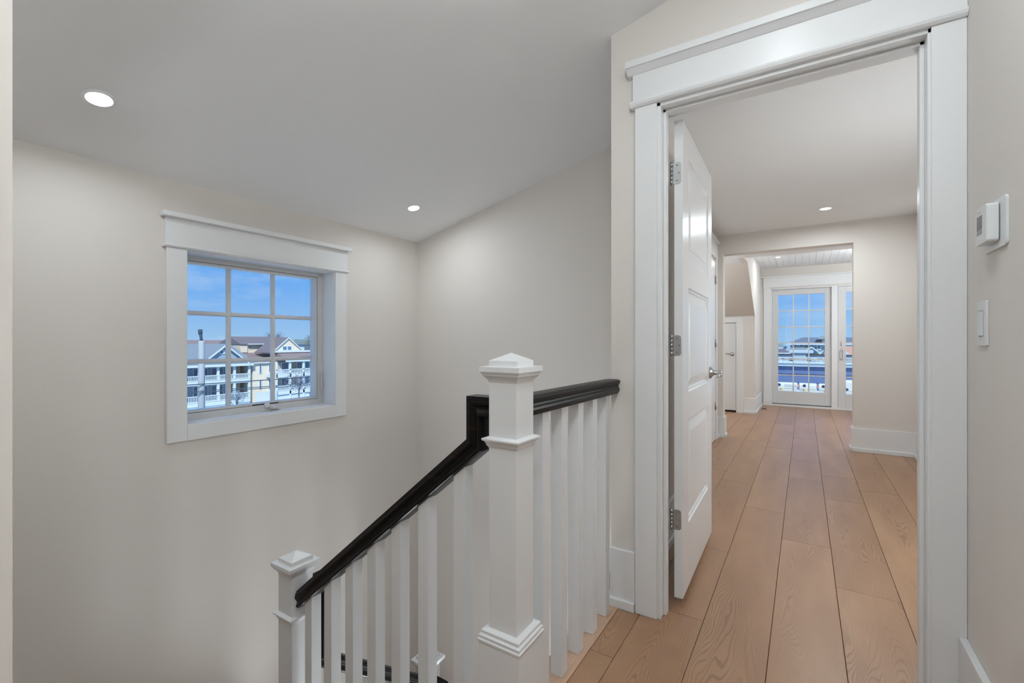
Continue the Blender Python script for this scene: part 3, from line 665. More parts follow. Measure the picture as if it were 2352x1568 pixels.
downlight(0.169, 5.218, RC-0.001, 0, 0.044, LIGHT_ROOM, 'recessed light in the flat ceiling of the room beyond the open door', 175)
downlight(-0.337, 8.09, DC-0.001, 0, 0.034, LIGHT_ALCOVE, 'small recessed light in the dormer ceiling near the glass doors', 175)
downlight(1.1, 8.09, DC-0.001, 0, 0.034, LIGHT_ALCOVE, 'added recessed fill light at the unseen right of the dormer ceiling', 175)  # unseen lamp, added to brighten the dormer

def globe(x, y, z, r, power, label, drop=0.10):  # glowing globes added out of view to fill the spaces with light
    t = thing('fill_globe', label, 'ceiling light', (x, y, z), 0, 'added fill globes out of view')
    bm = B(); lathe(bm, (0, 0, 0), (0, 0, -1), [(0.06, 0), (0.06, 0.02), (0.008, 0.025), (0.008, drop), (0.03, drop+0.01)], 24); obj('canopy', bm, M['nickel'], t, local=True)
    bm = B(); bmesh.ops.create_uvsphere(bm, u_segments=32, v_segments=20, radius=r); bmesh.ops.translate(bm, verts=bm.verts[:], vec=(0, 0, -drop-r)); obj('globe', bm, emis('fill_globe_glow', LCOL, power/(4*pi*pi*r*r)), t, local=True)
globe(-0.02, 0.10, cz(-0.02), 0.13, FILL_HALL, 'added fill globe above the camera in the hall, out of view')
globe(-1.2, 1.55, -1.05, 0.14, FILL_LOWER, 'added fill globe down in the stairwell, out of view')
globe(0.72, 3.1, RC, 0.10, FILL_ROOM, 'added fill globe in the room, hidden beside the doorway', 1.05)
globe(-1.65, 6.5, AC, 0.10, 16.0, 'added fill globe in the low alcove, hidden left of the opening', 0.35)
globe(1.22, 7.6, DC, 0.12, FILL_ALCOVE, 'added fill globe in the dormer, hidden right of the opening', 0.35)
# ------------------------------------------------------------------ small fittings
def rrect(y0, y1, z0, z1, r, n=6):
    pts = []
    for cy, cz_, a0 in ((y1-r, z0+r, -pi/2), (y1-r, z1-r, 0), (y0+r, z1-r, pi/2), (y0+r, z0+r, pi)):
        for i in range(n+1): a = a0+pi/2*i/n; pts.append((cy+r*cos(a), cz_+r*sin(a)))
    return pts
t = thing('thermostat', 'white wall thermostat with dark screen on the right wall', 'thermostat', (XR, 1.635, 1.362))
bm = B(); poly(bm, rrect(1.556, 1.716, 1.362, 1.484, 0.012), 'x', XR-0.006, XR); obj('wall_plate', bm, M['plastic'], t, 0.001)
bm = B(); poly(bm, rrect(1.594, 1.680, 1.379, 1.474, 0.007), 'x', XR-0.0305, XR-0.008); obj('body', bm, M['plastic'], t, 0.0012)
bm = B(); poly(bm, rrect(1.596, 1.678, 1.381, 1.472, 0.007), 'x', XR-0.009, XR-0.005); obj('shadow_gap', bm, M['screen'], t)
bm = B(); box(bm, XR-0.0312, XR-0.0300, 1.627, 1.666, 1.4175, 1.452); obj('screen', bm, M['screen'], t)
bm = B(); box(bm, XR-0.0311, XR-0.0300, 1.627, 1.666, 1.404, 1.4175); obj('buttons', bm, M['screen2'], t)
bm = B(); box(bm, XR-0.0309, XR-0.0304, 1.640, 1.656, 1.460, 1.4615); obj('logo_line', bm, M['screen2'], t)
t = thing('light_switch', 'white rocker light switch below the thermostat on the right wall', 'light switch', (XR, 1.737, 1.118))
bm = B(); poly(bm, rrect(1.700, 1.775, 1.118, 1.240, 0.004), 'x', XR-0.006, XR); obj('wall_plate', bm, M['plastic'], t, 0.0015)
bm = B(); poly(bm, [(XR-0.006, 1.146), (XR-0.0105, 1.146), (XR-0.0065, 1.212), (XR-0.006, 1.212)], 'y', 1.722, 1.754); obj('rocker', bm, M['plastic'], t, 0.0005)
bm = B()
for a, b, c, d_ in ((1.7195, 1.722, 1.1435, 1.2145), (1.754, 1.7565, 1.1435, 1.2145), (1.7195, 1.7565, 1.212, 1.2145), (1.7195, 1.7565, 1.1435, 1.146)): box(bm, XR-0.0063, XR-0.0055, a, b, c, d_)
obj('rocker_gap', bm, M['screen2'], t)
t = thing('wall_outlet', 'small white wall outlet on the dormer side wall', 'outlet', (KX, 8.25, 0.33))
bm = B(); box(bm, KX, KX+0.006, 8.215, 8.285, 0.33, 0.445); obj('wall_plate', bm, M['plastic'], t, 0.001)
bm = B(); box(bm, KX+0.006, KX+0.008, 8.233, 8.267, 0.355, 0.420); obj('socket', bm, M['plastic'], t, 0.001)
t = thing('floor_vent', 'wooden floor vent set in the planks beside the dormer wall', 'floor vent', (-0.565, 8.745, 0))
bm = B(); vx0, vx1, vy0, vy1 = -0.625, -0.505, 8.62, 8.87
for a in ((vx0, vx1, vy0, vy0+0.025), (vx0, vx1, vy1-0.025, vy1), (vx0, vx0+0.02, vy0+0.025, vy1-0.025), (vx1-0.02, vx1, vy0+0.025, vy1-0.025)): box(bm, *a, 0.0, 0.006)
obj('frame', bm, M['nosing'], t, 0.001)
bm = B(); box(bm, vx0+0.02, vx1-0.02, vy0+0.025, vy1-0.025, 0.0005, 0.002); obj('grille_shadow', bm, M['subfloor'], t)

# ------------------------------------------------------------------ exterior materials
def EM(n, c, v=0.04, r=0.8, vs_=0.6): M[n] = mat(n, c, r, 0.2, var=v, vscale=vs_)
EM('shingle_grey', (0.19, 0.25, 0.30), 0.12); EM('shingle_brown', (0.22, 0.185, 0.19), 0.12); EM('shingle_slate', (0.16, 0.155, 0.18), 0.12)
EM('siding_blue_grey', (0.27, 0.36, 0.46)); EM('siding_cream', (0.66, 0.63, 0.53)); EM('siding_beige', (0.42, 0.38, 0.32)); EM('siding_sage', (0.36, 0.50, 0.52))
EM('ext_white', (0.54, 0.66, 0.72)); EM('porch_wall', (0.26, 0.36, 0.50)); EM('ext_window', (0.10, 0.18, 0.30), 0.1, 0.25); EM('roof_green_grey', (0.20, 0.27, 0.29), 0.1)  # sky-lit blue shade mixed into the white; porch wall and panes lightened for haze
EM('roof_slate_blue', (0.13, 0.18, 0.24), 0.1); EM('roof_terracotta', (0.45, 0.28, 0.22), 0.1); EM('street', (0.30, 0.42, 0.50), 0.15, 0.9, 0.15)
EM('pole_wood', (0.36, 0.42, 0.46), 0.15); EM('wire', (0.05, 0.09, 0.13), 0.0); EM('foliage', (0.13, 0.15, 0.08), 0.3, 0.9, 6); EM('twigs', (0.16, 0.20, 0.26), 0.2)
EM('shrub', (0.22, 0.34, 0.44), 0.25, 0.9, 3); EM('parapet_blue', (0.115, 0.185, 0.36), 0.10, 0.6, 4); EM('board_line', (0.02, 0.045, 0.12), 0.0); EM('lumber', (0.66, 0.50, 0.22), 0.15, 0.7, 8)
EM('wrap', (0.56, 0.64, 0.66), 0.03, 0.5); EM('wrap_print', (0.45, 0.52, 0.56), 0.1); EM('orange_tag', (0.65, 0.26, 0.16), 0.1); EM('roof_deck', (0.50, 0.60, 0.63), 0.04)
GZ = -8.6
K = 3.2; HX = -22*K
def fy(y, d=0.0): return y*(22*K+d)/22                    # street-front coordinates to metres, d = extra depth behind the front
def fz(z, d=0.0): return (z-1.13)*(22*K+d)/22+1.13
bm = B(); box(bm, -160, 120, -40, 160, GZ-0.4, GZ); g = struct('ground', bm, M['street'])
def gable_x(bm, yc, hw, ze, zp, x0, x1, th=0.25, over=0.35):
    """two roof slabs with the ridge along X (gable end faces +X)"""
    sl = (zp-ze)/hw
    for s in (-1, 1):
        a = (yc, zp); b = (yc+s*(hw+over), ze-sl*over)
        poly(bm, [a, b, (b[0], b[1]+th), (yc, zp+th)], 'y' if False else 'x', x0, x1)
def win(bm_f, bm_g, x, y0, y1, z0, z1, fr=0.12):
    box(bm_f, x, x+0.10, y0-fr, y1+fr, z0-fr, z0); box(bm_f, x, x+0.10, y0-fr, y1+fr, z1, z1+fr)
    box(bm_f, x, x+0.10, y0-fr, y0, z0, z1); box(bm_f, x, x+0.10, y1, y1+fr, z0, z1)
    box(bm_g, x, x+0.05, y0, y1, z0, z1)
def window_part(parent, x, y0, y1, z0, z1, fr=0.12):
    f, g_ = B(), B(); win(f, g_, x, y0, y1, z0, z1, fr)
    o = obj('window_frame', f, M['ext_white'], parent); obj('pane', g_, M['ext_window'], o)
def porch(parent, x0, x1, y0, y1, zdeck, zrail, ys, col=0.32, ztop=None):
    bm = B(); box(bm, x0, x1, y0, y1, zdeck-0.55, zdeck); obj('porch_floor', bm, M['ext_white'], parent, 0.03)
    if zrail is not None:
        bm = B(); box(bm, x1-0.12, x1, y0, y1, zrail-0.12, zrail); box(bm, x1-0.12, x1, y0, y1, zdeck+0.06, zdeck+0.16)
        y = y0+0.1
        while y < y1: box(bm, x1-0.09, x1-0.03, y, y+0.075, zdeck+0.16, zrail-0.12); y += 0.19
        obj('porch_railing', bm, M['ext_white'], parent)
# ---- house A: blue-grey, two storeys of porches, front gable
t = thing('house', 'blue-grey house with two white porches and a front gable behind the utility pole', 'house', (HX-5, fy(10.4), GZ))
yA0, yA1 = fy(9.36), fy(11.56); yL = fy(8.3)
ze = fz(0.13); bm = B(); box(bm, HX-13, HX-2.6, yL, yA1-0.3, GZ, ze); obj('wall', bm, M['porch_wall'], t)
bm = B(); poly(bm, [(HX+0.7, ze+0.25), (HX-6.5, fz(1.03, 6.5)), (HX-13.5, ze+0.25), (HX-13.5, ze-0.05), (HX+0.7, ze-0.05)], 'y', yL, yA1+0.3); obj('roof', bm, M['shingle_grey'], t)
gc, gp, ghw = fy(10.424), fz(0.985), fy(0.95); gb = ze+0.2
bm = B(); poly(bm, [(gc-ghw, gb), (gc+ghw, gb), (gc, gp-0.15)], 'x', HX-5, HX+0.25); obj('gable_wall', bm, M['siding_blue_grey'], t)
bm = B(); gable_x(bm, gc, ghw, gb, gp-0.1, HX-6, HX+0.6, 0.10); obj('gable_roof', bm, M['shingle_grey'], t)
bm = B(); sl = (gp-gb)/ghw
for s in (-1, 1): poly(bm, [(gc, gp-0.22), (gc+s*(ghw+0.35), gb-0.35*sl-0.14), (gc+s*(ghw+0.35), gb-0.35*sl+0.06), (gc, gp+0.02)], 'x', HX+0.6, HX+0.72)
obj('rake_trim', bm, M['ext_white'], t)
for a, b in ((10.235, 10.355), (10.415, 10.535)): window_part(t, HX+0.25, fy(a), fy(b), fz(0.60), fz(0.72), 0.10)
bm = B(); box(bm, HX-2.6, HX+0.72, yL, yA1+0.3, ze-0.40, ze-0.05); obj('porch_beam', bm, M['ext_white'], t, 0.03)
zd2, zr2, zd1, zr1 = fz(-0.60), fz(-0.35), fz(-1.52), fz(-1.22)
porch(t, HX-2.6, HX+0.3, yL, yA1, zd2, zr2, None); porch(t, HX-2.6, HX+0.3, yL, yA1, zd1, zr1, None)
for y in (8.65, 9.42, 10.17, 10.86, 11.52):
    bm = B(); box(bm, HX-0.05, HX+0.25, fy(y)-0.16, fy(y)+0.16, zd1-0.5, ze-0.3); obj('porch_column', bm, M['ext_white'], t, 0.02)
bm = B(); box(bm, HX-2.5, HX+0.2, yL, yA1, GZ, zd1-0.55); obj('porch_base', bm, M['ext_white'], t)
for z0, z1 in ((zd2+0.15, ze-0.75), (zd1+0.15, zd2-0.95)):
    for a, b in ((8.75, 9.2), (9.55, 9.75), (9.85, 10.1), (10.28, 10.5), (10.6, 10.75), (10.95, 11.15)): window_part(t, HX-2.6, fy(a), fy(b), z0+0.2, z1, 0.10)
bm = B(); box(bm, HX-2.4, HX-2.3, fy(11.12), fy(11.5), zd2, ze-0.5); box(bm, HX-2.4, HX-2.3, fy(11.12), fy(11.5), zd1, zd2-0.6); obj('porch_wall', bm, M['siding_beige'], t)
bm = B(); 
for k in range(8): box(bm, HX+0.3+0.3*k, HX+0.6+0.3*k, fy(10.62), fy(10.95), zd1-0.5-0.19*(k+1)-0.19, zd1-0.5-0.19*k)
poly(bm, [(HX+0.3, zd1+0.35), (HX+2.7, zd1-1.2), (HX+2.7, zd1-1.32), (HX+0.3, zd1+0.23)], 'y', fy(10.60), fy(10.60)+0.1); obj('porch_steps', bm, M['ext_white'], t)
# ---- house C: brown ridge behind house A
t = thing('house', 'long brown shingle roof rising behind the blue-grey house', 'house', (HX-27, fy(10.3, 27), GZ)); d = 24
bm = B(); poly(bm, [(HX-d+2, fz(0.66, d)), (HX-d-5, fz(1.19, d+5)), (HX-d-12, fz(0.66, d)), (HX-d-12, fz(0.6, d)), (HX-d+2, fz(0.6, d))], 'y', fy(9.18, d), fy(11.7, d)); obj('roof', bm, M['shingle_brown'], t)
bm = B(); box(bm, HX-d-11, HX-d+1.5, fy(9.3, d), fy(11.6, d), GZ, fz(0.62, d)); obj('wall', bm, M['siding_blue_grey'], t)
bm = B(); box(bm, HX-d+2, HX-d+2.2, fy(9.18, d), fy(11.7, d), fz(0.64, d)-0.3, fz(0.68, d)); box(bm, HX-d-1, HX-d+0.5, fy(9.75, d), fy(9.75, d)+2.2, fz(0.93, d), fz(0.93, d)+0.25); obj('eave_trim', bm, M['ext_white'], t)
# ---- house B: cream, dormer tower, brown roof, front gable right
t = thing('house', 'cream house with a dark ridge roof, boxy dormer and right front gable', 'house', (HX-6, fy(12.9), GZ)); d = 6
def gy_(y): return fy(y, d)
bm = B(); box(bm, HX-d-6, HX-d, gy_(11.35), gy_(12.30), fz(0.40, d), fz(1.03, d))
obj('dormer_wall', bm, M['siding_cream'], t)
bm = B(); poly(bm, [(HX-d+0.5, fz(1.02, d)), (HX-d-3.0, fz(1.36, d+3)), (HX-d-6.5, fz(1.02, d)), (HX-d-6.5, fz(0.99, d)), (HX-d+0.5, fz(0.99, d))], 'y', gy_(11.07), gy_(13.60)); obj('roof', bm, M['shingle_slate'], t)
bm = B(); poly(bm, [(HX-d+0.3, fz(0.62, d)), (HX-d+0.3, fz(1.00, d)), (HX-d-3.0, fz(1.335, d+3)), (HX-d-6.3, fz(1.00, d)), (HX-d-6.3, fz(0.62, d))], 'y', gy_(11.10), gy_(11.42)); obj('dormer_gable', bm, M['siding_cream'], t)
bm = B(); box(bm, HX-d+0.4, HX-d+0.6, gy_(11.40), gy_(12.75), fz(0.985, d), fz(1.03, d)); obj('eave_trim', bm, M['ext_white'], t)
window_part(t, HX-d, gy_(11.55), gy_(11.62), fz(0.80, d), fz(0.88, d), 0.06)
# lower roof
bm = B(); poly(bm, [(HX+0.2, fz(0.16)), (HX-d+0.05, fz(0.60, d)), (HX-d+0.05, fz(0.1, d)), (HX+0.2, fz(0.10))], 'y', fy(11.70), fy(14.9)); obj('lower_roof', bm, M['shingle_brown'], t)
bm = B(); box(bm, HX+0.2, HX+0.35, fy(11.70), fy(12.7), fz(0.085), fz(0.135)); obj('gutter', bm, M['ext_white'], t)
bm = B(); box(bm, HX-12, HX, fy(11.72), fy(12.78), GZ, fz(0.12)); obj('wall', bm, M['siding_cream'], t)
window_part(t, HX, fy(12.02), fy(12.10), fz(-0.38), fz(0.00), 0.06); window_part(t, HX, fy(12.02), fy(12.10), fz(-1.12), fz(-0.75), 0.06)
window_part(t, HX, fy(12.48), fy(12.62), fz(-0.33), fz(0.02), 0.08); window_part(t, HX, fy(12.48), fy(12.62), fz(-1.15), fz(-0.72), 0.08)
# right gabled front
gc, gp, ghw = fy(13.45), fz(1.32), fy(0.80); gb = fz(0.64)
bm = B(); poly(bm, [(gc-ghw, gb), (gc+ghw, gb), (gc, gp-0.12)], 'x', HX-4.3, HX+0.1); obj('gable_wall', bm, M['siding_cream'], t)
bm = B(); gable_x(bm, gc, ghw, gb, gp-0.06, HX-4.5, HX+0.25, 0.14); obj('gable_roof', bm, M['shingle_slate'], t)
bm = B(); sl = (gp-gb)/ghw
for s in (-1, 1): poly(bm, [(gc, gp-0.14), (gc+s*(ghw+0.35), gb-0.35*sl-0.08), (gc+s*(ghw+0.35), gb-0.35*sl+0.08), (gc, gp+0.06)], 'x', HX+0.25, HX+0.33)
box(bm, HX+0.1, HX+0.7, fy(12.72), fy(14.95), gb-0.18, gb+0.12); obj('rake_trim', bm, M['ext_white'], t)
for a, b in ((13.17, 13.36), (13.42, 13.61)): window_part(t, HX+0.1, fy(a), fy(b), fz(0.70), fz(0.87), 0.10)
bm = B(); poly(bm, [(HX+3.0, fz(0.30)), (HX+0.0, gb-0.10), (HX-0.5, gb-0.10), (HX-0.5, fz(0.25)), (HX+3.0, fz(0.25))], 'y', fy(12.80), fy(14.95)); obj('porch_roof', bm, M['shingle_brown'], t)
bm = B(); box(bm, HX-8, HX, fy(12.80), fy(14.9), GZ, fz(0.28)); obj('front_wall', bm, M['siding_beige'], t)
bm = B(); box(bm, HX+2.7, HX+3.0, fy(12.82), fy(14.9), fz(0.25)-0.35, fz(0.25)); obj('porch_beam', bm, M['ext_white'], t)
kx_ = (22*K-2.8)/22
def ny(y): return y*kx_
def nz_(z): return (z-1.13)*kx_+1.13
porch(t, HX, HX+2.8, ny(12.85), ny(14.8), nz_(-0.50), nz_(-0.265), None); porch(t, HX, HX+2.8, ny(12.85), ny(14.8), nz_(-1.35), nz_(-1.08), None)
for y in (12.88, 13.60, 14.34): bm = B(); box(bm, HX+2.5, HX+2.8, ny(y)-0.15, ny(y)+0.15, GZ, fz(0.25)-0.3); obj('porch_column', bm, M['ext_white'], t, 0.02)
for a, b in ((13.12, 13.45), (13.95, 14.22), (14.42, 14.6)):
    window_part(t, HX, fy(a), fy(b), fz(-0.36), fz(0.06), 0.10); window_part(t, HX, fy(a), fy(b), fz(-1.15), fz(-0.72), 0.10)
bm = B(); box(bm, HX+0.02, HX+2.6, ny(12.86), ny(14.7), GZ, nz_(-1.35)-0.56); obj('porch_base', bm, M['ext_white'], t)
# ---- house D: pale house at the right edge of the window
t = thing('house', 'pale house with a teal-grey porch at the right edge of the stair window', 'house', (HX-14, fy(15.2, 12), GZ)); d = 12
bm = B(); box(bm, HX-d-8, HX-d, fy(13.9, d), fy(16, d), GZ, fz(0.98, d)); obj('wall', bm, M['ext_white'], t)
bm = B(); poly(bm, [(fy(13.55, d), fz(0.98, d)), (fy(16.2, d), fz(0.98, d)), (fy(14.5, d), fz(1.22, d)), (fy(13.85, d), fz(1.25, d))], 'x', HX-d-8, HX-d+0.4); obj('roof', bm, M['roof_green_grey'], t)
bm = B(); box(bm, HX-d+0.1, HX-d+0.6, fy(14.35, d), fy(15.4, d), fz(0.62, d), fz(0.84, d)); obj('porch_band', bm, M['roof_slate_blue'], t)

# ---- utility pole and wires
PX, PY = -32.0, 13.85
t = thing('street_light', 'tall pale pole with a dark lamp head in front of the blue-grey house', 'street light', (PX, PY, GZ))
bm = B(); lathe(bm, (PX, PY, 0), (0, 0, 1), [(0.22, GZ), (0.17, 1.10), (0.15, 1.18)], 20); obj('pole', bm, M['pole_wood'], t)
bm = B(); tube(bm, [(PX, PY, 1.12), (PX, PY-0.03, 1.4), (PX, PY-0.06, 1.62), (PX, PY-0.07, 1.70)], [0.10, 0.075, 0.11, 0.12], 12); lathe(bm, (PX, PY-0.07, 0), (0, 0, 1), [(0.115, 1.62), (0.125, 1.86), (0.09, 1.90)], 16); obj('lamp_head', bm, M['wire'], t)
for i, (z0, dy, sag) in enumerate(((-1.39, 0, 0.25), (-1.80, 0, 0.35), (-1.97, 0, 0.3), (-3.2, 0, 0.4))):
    bm = B(); pts = [(PX+0.25, PY-14+(i*3) + k*3.2, z0-sag*4*((k/13.0)-(k/13.0)**2)+0.25*sag*4*0.3) for k in range(14)]
    tube(bm, pts, 0.028 if i else 0.035, 6); o = obj('power_line', bm, M['wire'])
    tag(o, ['topmost dark utility wire crossing in front of the porches', 'second utility wire below the topmost one', 'third utility wire just under the second', 'lowest utility wire near the bottom of the window'][i], 'wire', 'utility wires outside the stair window')
# ---- trees
def leaf_tree(name, label, c, r, n, m_leaf, trunk_h, seed):
    rnd = random.Random(seed); c = Vector(c)
    t = thing(name, label, 'tree', (c.x, c.y, c.z-trunk_h-r))
    bm = B(); tube(bm, [(c.x, c.y, c.z-trunk_h-r), (c.x+0.1, c.y, c.z-r*0.5), (c.x, c.y, c.z+r*0.3)], [0.25, 0.18, 0.08], 8)
    for k in range(9):
        a = rnd.random()*6.28; e_ = rnd.uniform(0.2, 1.2); L_ = r*rnd.uniform(0.6, 1.0)
        tube(bm, [(c.x, c.y, c.z-r*0.4), (c.x+L_*cos(a)*cos(e_)*0.6, c.y+L_*sin(a)*cos(e_)*0.6, c.z-r*0.4+L_*sin(e_)*0.9), (c.x+L_*cos(a)*cos(e_), c.y+L_*sin(a)*cos(e_), c.z-r*0.3+L_*sin(e_)*1.2)], [0.07, 0.045, 0.02], 5)
    obj('trunk', bm, M['twigs'], t)
    bm = B()
    for _ in range(n):
        while True:
            p = Vector((rnd.uniform(-1, 1), rnd.uniform(-1, 1), rnd.uniform(-1, 1)))
            if p.length < 1 and noise.noise(p*2.2+Vector((seed, 0, 0))) > -0.12: break
        p = c+Vector((p.x*r, p.y*r, p.z*r*0.85)); s = rnd.uniform(0.06, 0.13)*r*0.55; q = Matrix.Rotation(rnd.random()*6.28, 3, Vector((rnd.random(), rnd.random(), rnd.random()+.1)).normalized())
        bm.faces.new([bm.verts.new(p+q@Vector(v)*s) for v in ((-1, 0, 0), (0, -.5, 0), (1, 0, 0.2), (0, .5, 0))])
    obj('foliage', bm, m_leaf, t)
leaf_tree('tree', 'brownish tree beside the pale house at the right of the stair window', (HX-8, fy(14.85, 8), fz(1.12, 8)), 1.7, 900, M['foliage'], 6, 3)
leaf_tree('tree', 'left one of two bare treetops above the cream house ridge', (HX-34, fy(12.52, 34), fz(1.42, 34)), 1.3, 260, M['twigs'], 9, 5)
leaf_tree('tree', 'right one of two bare treetops above the cream house ridge', (HX-34, fy(13.0, 34), fz(1.42, 34)), 1.3, 260, M['twigs'], 9, 6)
leaf_tree('tree', 'bluish bare street tree in front of the cream house porch', (HX+8, fy(14.05, -8), fz(-0.85, -8)), 2.0, 420, M['twigs'], 3, 8)
leaf_tree('shrub', 'round blue-green shrub beside the porch steps', (HX+4, fy(10.98, -4), fz(-1.42, -4)), 1.1, 1500, M['shrub'], 1.5, 11)
# ---- white picket fence in front of the gap
t = thing('picket_fence', 'white picket fence between the two houses across the street', 'fence', (HX+3, fy(12.1, -3), GZ))
bm = B(); y = fy(11.85, -3)
while y < fy(12.9, -3): box(bm, HX+3, HX+3.06, y, y+0.10, GZ, fz(-1.30, -3)); y += 0.17
box(bm, HX+2.94, HX+3.0, fy(11.85, -3), fy(12.9, -3), fz(-1.42, -3), fz(-1.38, -3)); obj('pickets', bm, M['ext_white'], t)

# ------------------------------------------------------------------ behind the patio doors: flat roof deck, parapet, building materials
bm = B(); box(bm, -6, 8, YF+0.15, 14.0, -0.32, -0.12); struct('floor_deck', bm, M['roof_deck'])
t = thing('parapet_wall', 'blue board parapet wall with white cap outside the glass doors', 'wall', (0.5, 14.1, -0.3))
bm = B()
for k in range(3): z1 = 0.485-0.213*k; box(bm, -5, 7, 14.0, 14.08, z1-0.199, z1)
obj('blue_boards', bm, M['parapet_blue'], t)
bm = B(); box(bm, -5, 7, 14.02, 14.2, -0.3, 0.49); obj('board_backing', bm, M['board_line'], t)
bm = B(); box(bm, -5.05, 7.05, 13.93, 14.3, 0.49, 0.565); box(bm, -5.05, 7.05, 13.90, 14.33, 0.565, 0.595); obj('white_cap', bm, M['ext_white'], t)
t = thing('deck_railing', 'white deck railing with black top strip beyond the parapet', 'railing', (0.5, 14.9, -0.1))
for a, b in ((-5.0, -0.23), (0.04, 7.0)):
    bm = B(); box(bm, a, b, 14.75, 14.85, 0.675, 0.755); box(bm, a, b, 14.76, 14.84, 0.60, 0.625); obj('white_rail', bm, M['ext_white'], t)
    bm = B(); box(bm, a, b, 14.72, 14.88, 0.755, 0.785); obj('black_top_rail', bm, M['bronze'], t)
bm = B()
for x in (-4.9, -2.6, -0.30, 0.11, 2.4, 4.7, 6.9): box(bm, x-0.04, x+0.04, 14.76, 14.84, -0.1, 0.70)
box(bm, -5.0, 7.0, 14.76, 14.84, -0.1, 0.52); obj('posts', bm, M['ext_white'], t)
t = thing('roof_hatch', 'white boxy roof housing standing in the gap of the deck railing', 'roof housing', (-0.09, 16, -0.2))
bm = B(); box(bm, -0.30, 0.16, 15.6, 16.4, -3, 0.80); obj('body', bm, M['roof_deck'], t); bm = B(); box(bm, -0.36, 0.22, 15.55, 16.45, 0.80, 0.87); obj('lid', bm, M['ext_white'], t)
# wrapped shingle bundles / rolls on lumber
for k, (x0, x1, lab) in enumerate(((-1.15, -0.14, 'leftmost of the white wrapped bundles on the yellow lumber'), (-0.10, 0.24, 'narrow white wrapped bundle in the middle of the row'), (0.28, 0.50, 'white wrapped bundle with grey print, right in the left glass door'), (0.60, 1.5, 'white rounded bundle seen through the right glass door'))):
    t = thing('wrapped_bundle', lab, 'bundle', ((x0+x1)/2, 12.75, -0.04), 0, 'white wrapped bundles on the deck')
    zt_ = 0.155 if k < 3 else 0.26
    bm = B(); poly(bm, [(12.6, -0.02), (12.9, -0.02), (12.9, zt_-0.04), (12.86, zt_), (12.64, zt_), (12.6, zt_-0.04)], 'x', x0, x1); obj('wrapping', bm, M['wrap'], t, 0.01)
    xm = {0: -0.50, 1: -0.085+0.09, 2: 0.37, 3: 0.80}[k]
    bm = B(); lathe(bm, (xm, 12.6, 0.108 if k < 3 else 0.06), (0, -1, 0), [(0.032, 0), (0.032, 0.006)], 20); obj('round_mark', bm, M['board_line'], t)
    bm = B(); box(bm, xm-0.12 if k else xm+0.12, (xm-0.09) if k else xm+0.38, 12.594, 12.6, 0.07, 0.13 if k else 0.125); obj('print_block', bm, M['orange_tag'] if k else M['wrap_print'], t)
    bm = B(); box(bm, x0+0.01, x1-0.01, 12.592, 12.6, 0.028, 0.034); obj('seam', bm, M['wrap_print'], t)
for i, z in enumerate((-0.12,)):
    bm = B(); box(bm, -1.6, 2.0, 12.45, 12.98, z, z+0.045); box(bm, -1.6, 2.0, 12.40, 12.45, z, z+0.02); tag(obj('lumber_plank', bm, M['lumber'], None, 0.004), 'yellow lumber plank lying under the white wrapped bundles', 'plank')
for i, x in enumerate((-0.44, 0.02, 0.42)):
    bm = B(); box(bm, x-0.018, x+0.018, 12.50, 12.595, -0.075, 0.03); o = obj('wood_block', bm, M['lumber'], None, 0.003); tag(o, ['small wood block under the leftmost wrapped bundle', 'small wood block under the middle wrapped bundle', 'small wood block under the right wrapped bundle'][i], 'block', 'wood blocks on the yellow plank')
# ---- houses beyond the deck (front plane at 60 m)
def house_y(label, x0, x1, y0, y1, ze, zp, wallm, roofm, hip=3.0, eave=True, wins=()):
    t = thing('house', label, 'house', ((x0+x1)/2, (y0+y1)/2, GZ))
    bm = B(); box(bm, x0+0.3, x1-0.3, y0+0.3, y1-0.3, GZ, ze); obj('wall', bm, wallm, t)
    bm = B(); ym = (y0+y1)/2; v = [bm.verts.new(p) for p in ((x0, y0, ze), (x1, y0, ze), (x1, y1, ze), (x0, y1, ze), (x0+hip, ym, zp), (x1-hip, ym, zp))]
    for f in ((0, 1, 5, 4), (1, 2, 5), (2, 3, 4, 5), (3, 0, 4), (3, 2, 1, 0)): bm.faces.new([v[i] for i in f])
    obj('roof', bm, roofm, t)
    bm = B(); box(bm, x0-0.05, x1+0.05, y0-0.08, y0+0.05, ze-0.18, ze+0.02); obj('eave_trim', bm, M['ext_white'], t)
    for a, b, c, d_ in wins:
        f, g_ = B(), B(); fr = 0.13
        for q in ((a-fr, b+fr, c-fr, c), (a-fr, b+fr, d_, d_+fr), (a-fr, a, c, d_), (b, b+fr, c, d_)): box(f, q[0], q[1], y0+0.20, y0+0.30, q[2], q[3])
        box(g_, a, b, y0+0.25, y0+0.29, c, d_); o = obj('window_frame', f, M['ext_white'], t); obj('pane', g_, M['roof_slate_blue'], o)
    return t
def gable_front(t, xc, hw, zb, zp, y0, y1, wallm, roofm, mark=True):
    bm = B(); poly(bm, [(xc-hw, zb), (xc+hw, zb), (xc, zp)], 'y', y0, y1); obj('gable_wall', bm, wallm, t)
    bm = B()
    for s in (-1, 1): poly(bm, [(xc, zp), (xc+s*(hw+0.2), zb-0.2*(zp-zb)/hw), (xc+s*(hw+0.2), zb-0.2*(zp-zb)/hw+0.14), (xc, zp+0.16)], 'y', y0-0.25, y0); 
    obj('rake_trim', bm, M['ext_white'], t)
    bm = B()
    for s in (-1, 1): poly(bm, [(xc, zp+0.02), (xc+s*(hw+0.2), zb-0.2*(zp-zb)/hw+0.02), (xc+s*(hw+0.2), zb-0.2*(zp-zb)/hw+0.12), (xc, zp+0.14)], 'y', y0, y1)
    obj('gable_roof', bm, roofm, t)
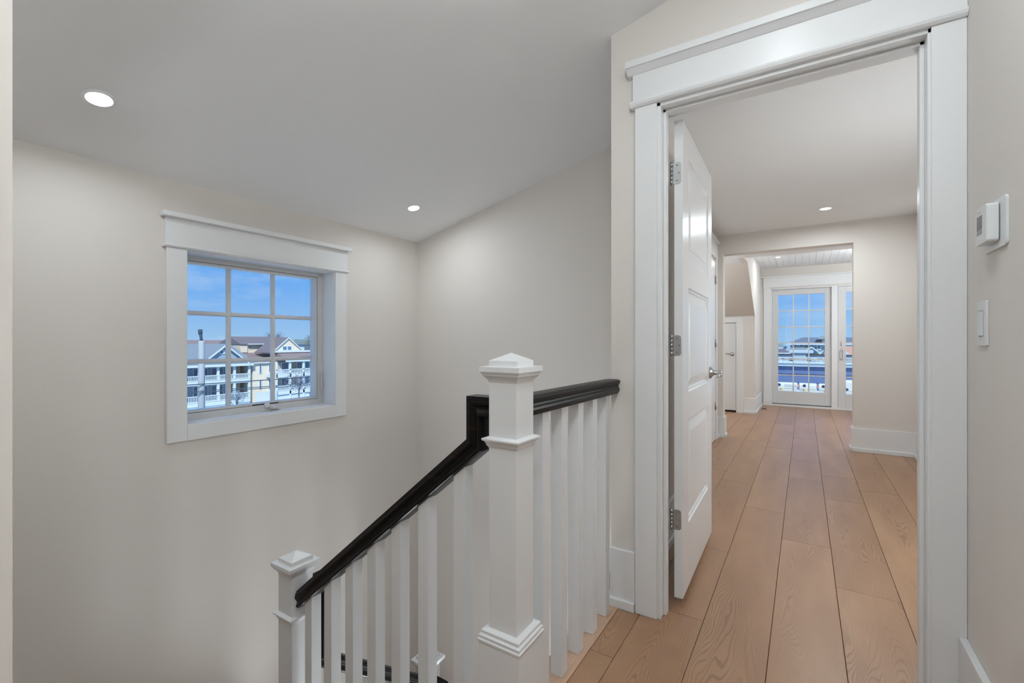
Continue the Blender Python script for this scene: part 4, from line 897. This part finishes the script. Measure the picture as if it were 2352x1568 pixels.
t = house_y('large sage house with a hipped grey-blue roof and a white cupola behind the deck', -1.6, 9.5, 60, 68, 0.93, 1.60, M['siding_sage'], M['roof_slate_blue'], 1.4, wins=((-0.95, -0.7, 0.62, 0.76), (-0.38, -0.13, 0.62, 0.76), (0.66, 0.82, 0.32, 0.72), (1.28, 1.44, 0.32, 0.72)))
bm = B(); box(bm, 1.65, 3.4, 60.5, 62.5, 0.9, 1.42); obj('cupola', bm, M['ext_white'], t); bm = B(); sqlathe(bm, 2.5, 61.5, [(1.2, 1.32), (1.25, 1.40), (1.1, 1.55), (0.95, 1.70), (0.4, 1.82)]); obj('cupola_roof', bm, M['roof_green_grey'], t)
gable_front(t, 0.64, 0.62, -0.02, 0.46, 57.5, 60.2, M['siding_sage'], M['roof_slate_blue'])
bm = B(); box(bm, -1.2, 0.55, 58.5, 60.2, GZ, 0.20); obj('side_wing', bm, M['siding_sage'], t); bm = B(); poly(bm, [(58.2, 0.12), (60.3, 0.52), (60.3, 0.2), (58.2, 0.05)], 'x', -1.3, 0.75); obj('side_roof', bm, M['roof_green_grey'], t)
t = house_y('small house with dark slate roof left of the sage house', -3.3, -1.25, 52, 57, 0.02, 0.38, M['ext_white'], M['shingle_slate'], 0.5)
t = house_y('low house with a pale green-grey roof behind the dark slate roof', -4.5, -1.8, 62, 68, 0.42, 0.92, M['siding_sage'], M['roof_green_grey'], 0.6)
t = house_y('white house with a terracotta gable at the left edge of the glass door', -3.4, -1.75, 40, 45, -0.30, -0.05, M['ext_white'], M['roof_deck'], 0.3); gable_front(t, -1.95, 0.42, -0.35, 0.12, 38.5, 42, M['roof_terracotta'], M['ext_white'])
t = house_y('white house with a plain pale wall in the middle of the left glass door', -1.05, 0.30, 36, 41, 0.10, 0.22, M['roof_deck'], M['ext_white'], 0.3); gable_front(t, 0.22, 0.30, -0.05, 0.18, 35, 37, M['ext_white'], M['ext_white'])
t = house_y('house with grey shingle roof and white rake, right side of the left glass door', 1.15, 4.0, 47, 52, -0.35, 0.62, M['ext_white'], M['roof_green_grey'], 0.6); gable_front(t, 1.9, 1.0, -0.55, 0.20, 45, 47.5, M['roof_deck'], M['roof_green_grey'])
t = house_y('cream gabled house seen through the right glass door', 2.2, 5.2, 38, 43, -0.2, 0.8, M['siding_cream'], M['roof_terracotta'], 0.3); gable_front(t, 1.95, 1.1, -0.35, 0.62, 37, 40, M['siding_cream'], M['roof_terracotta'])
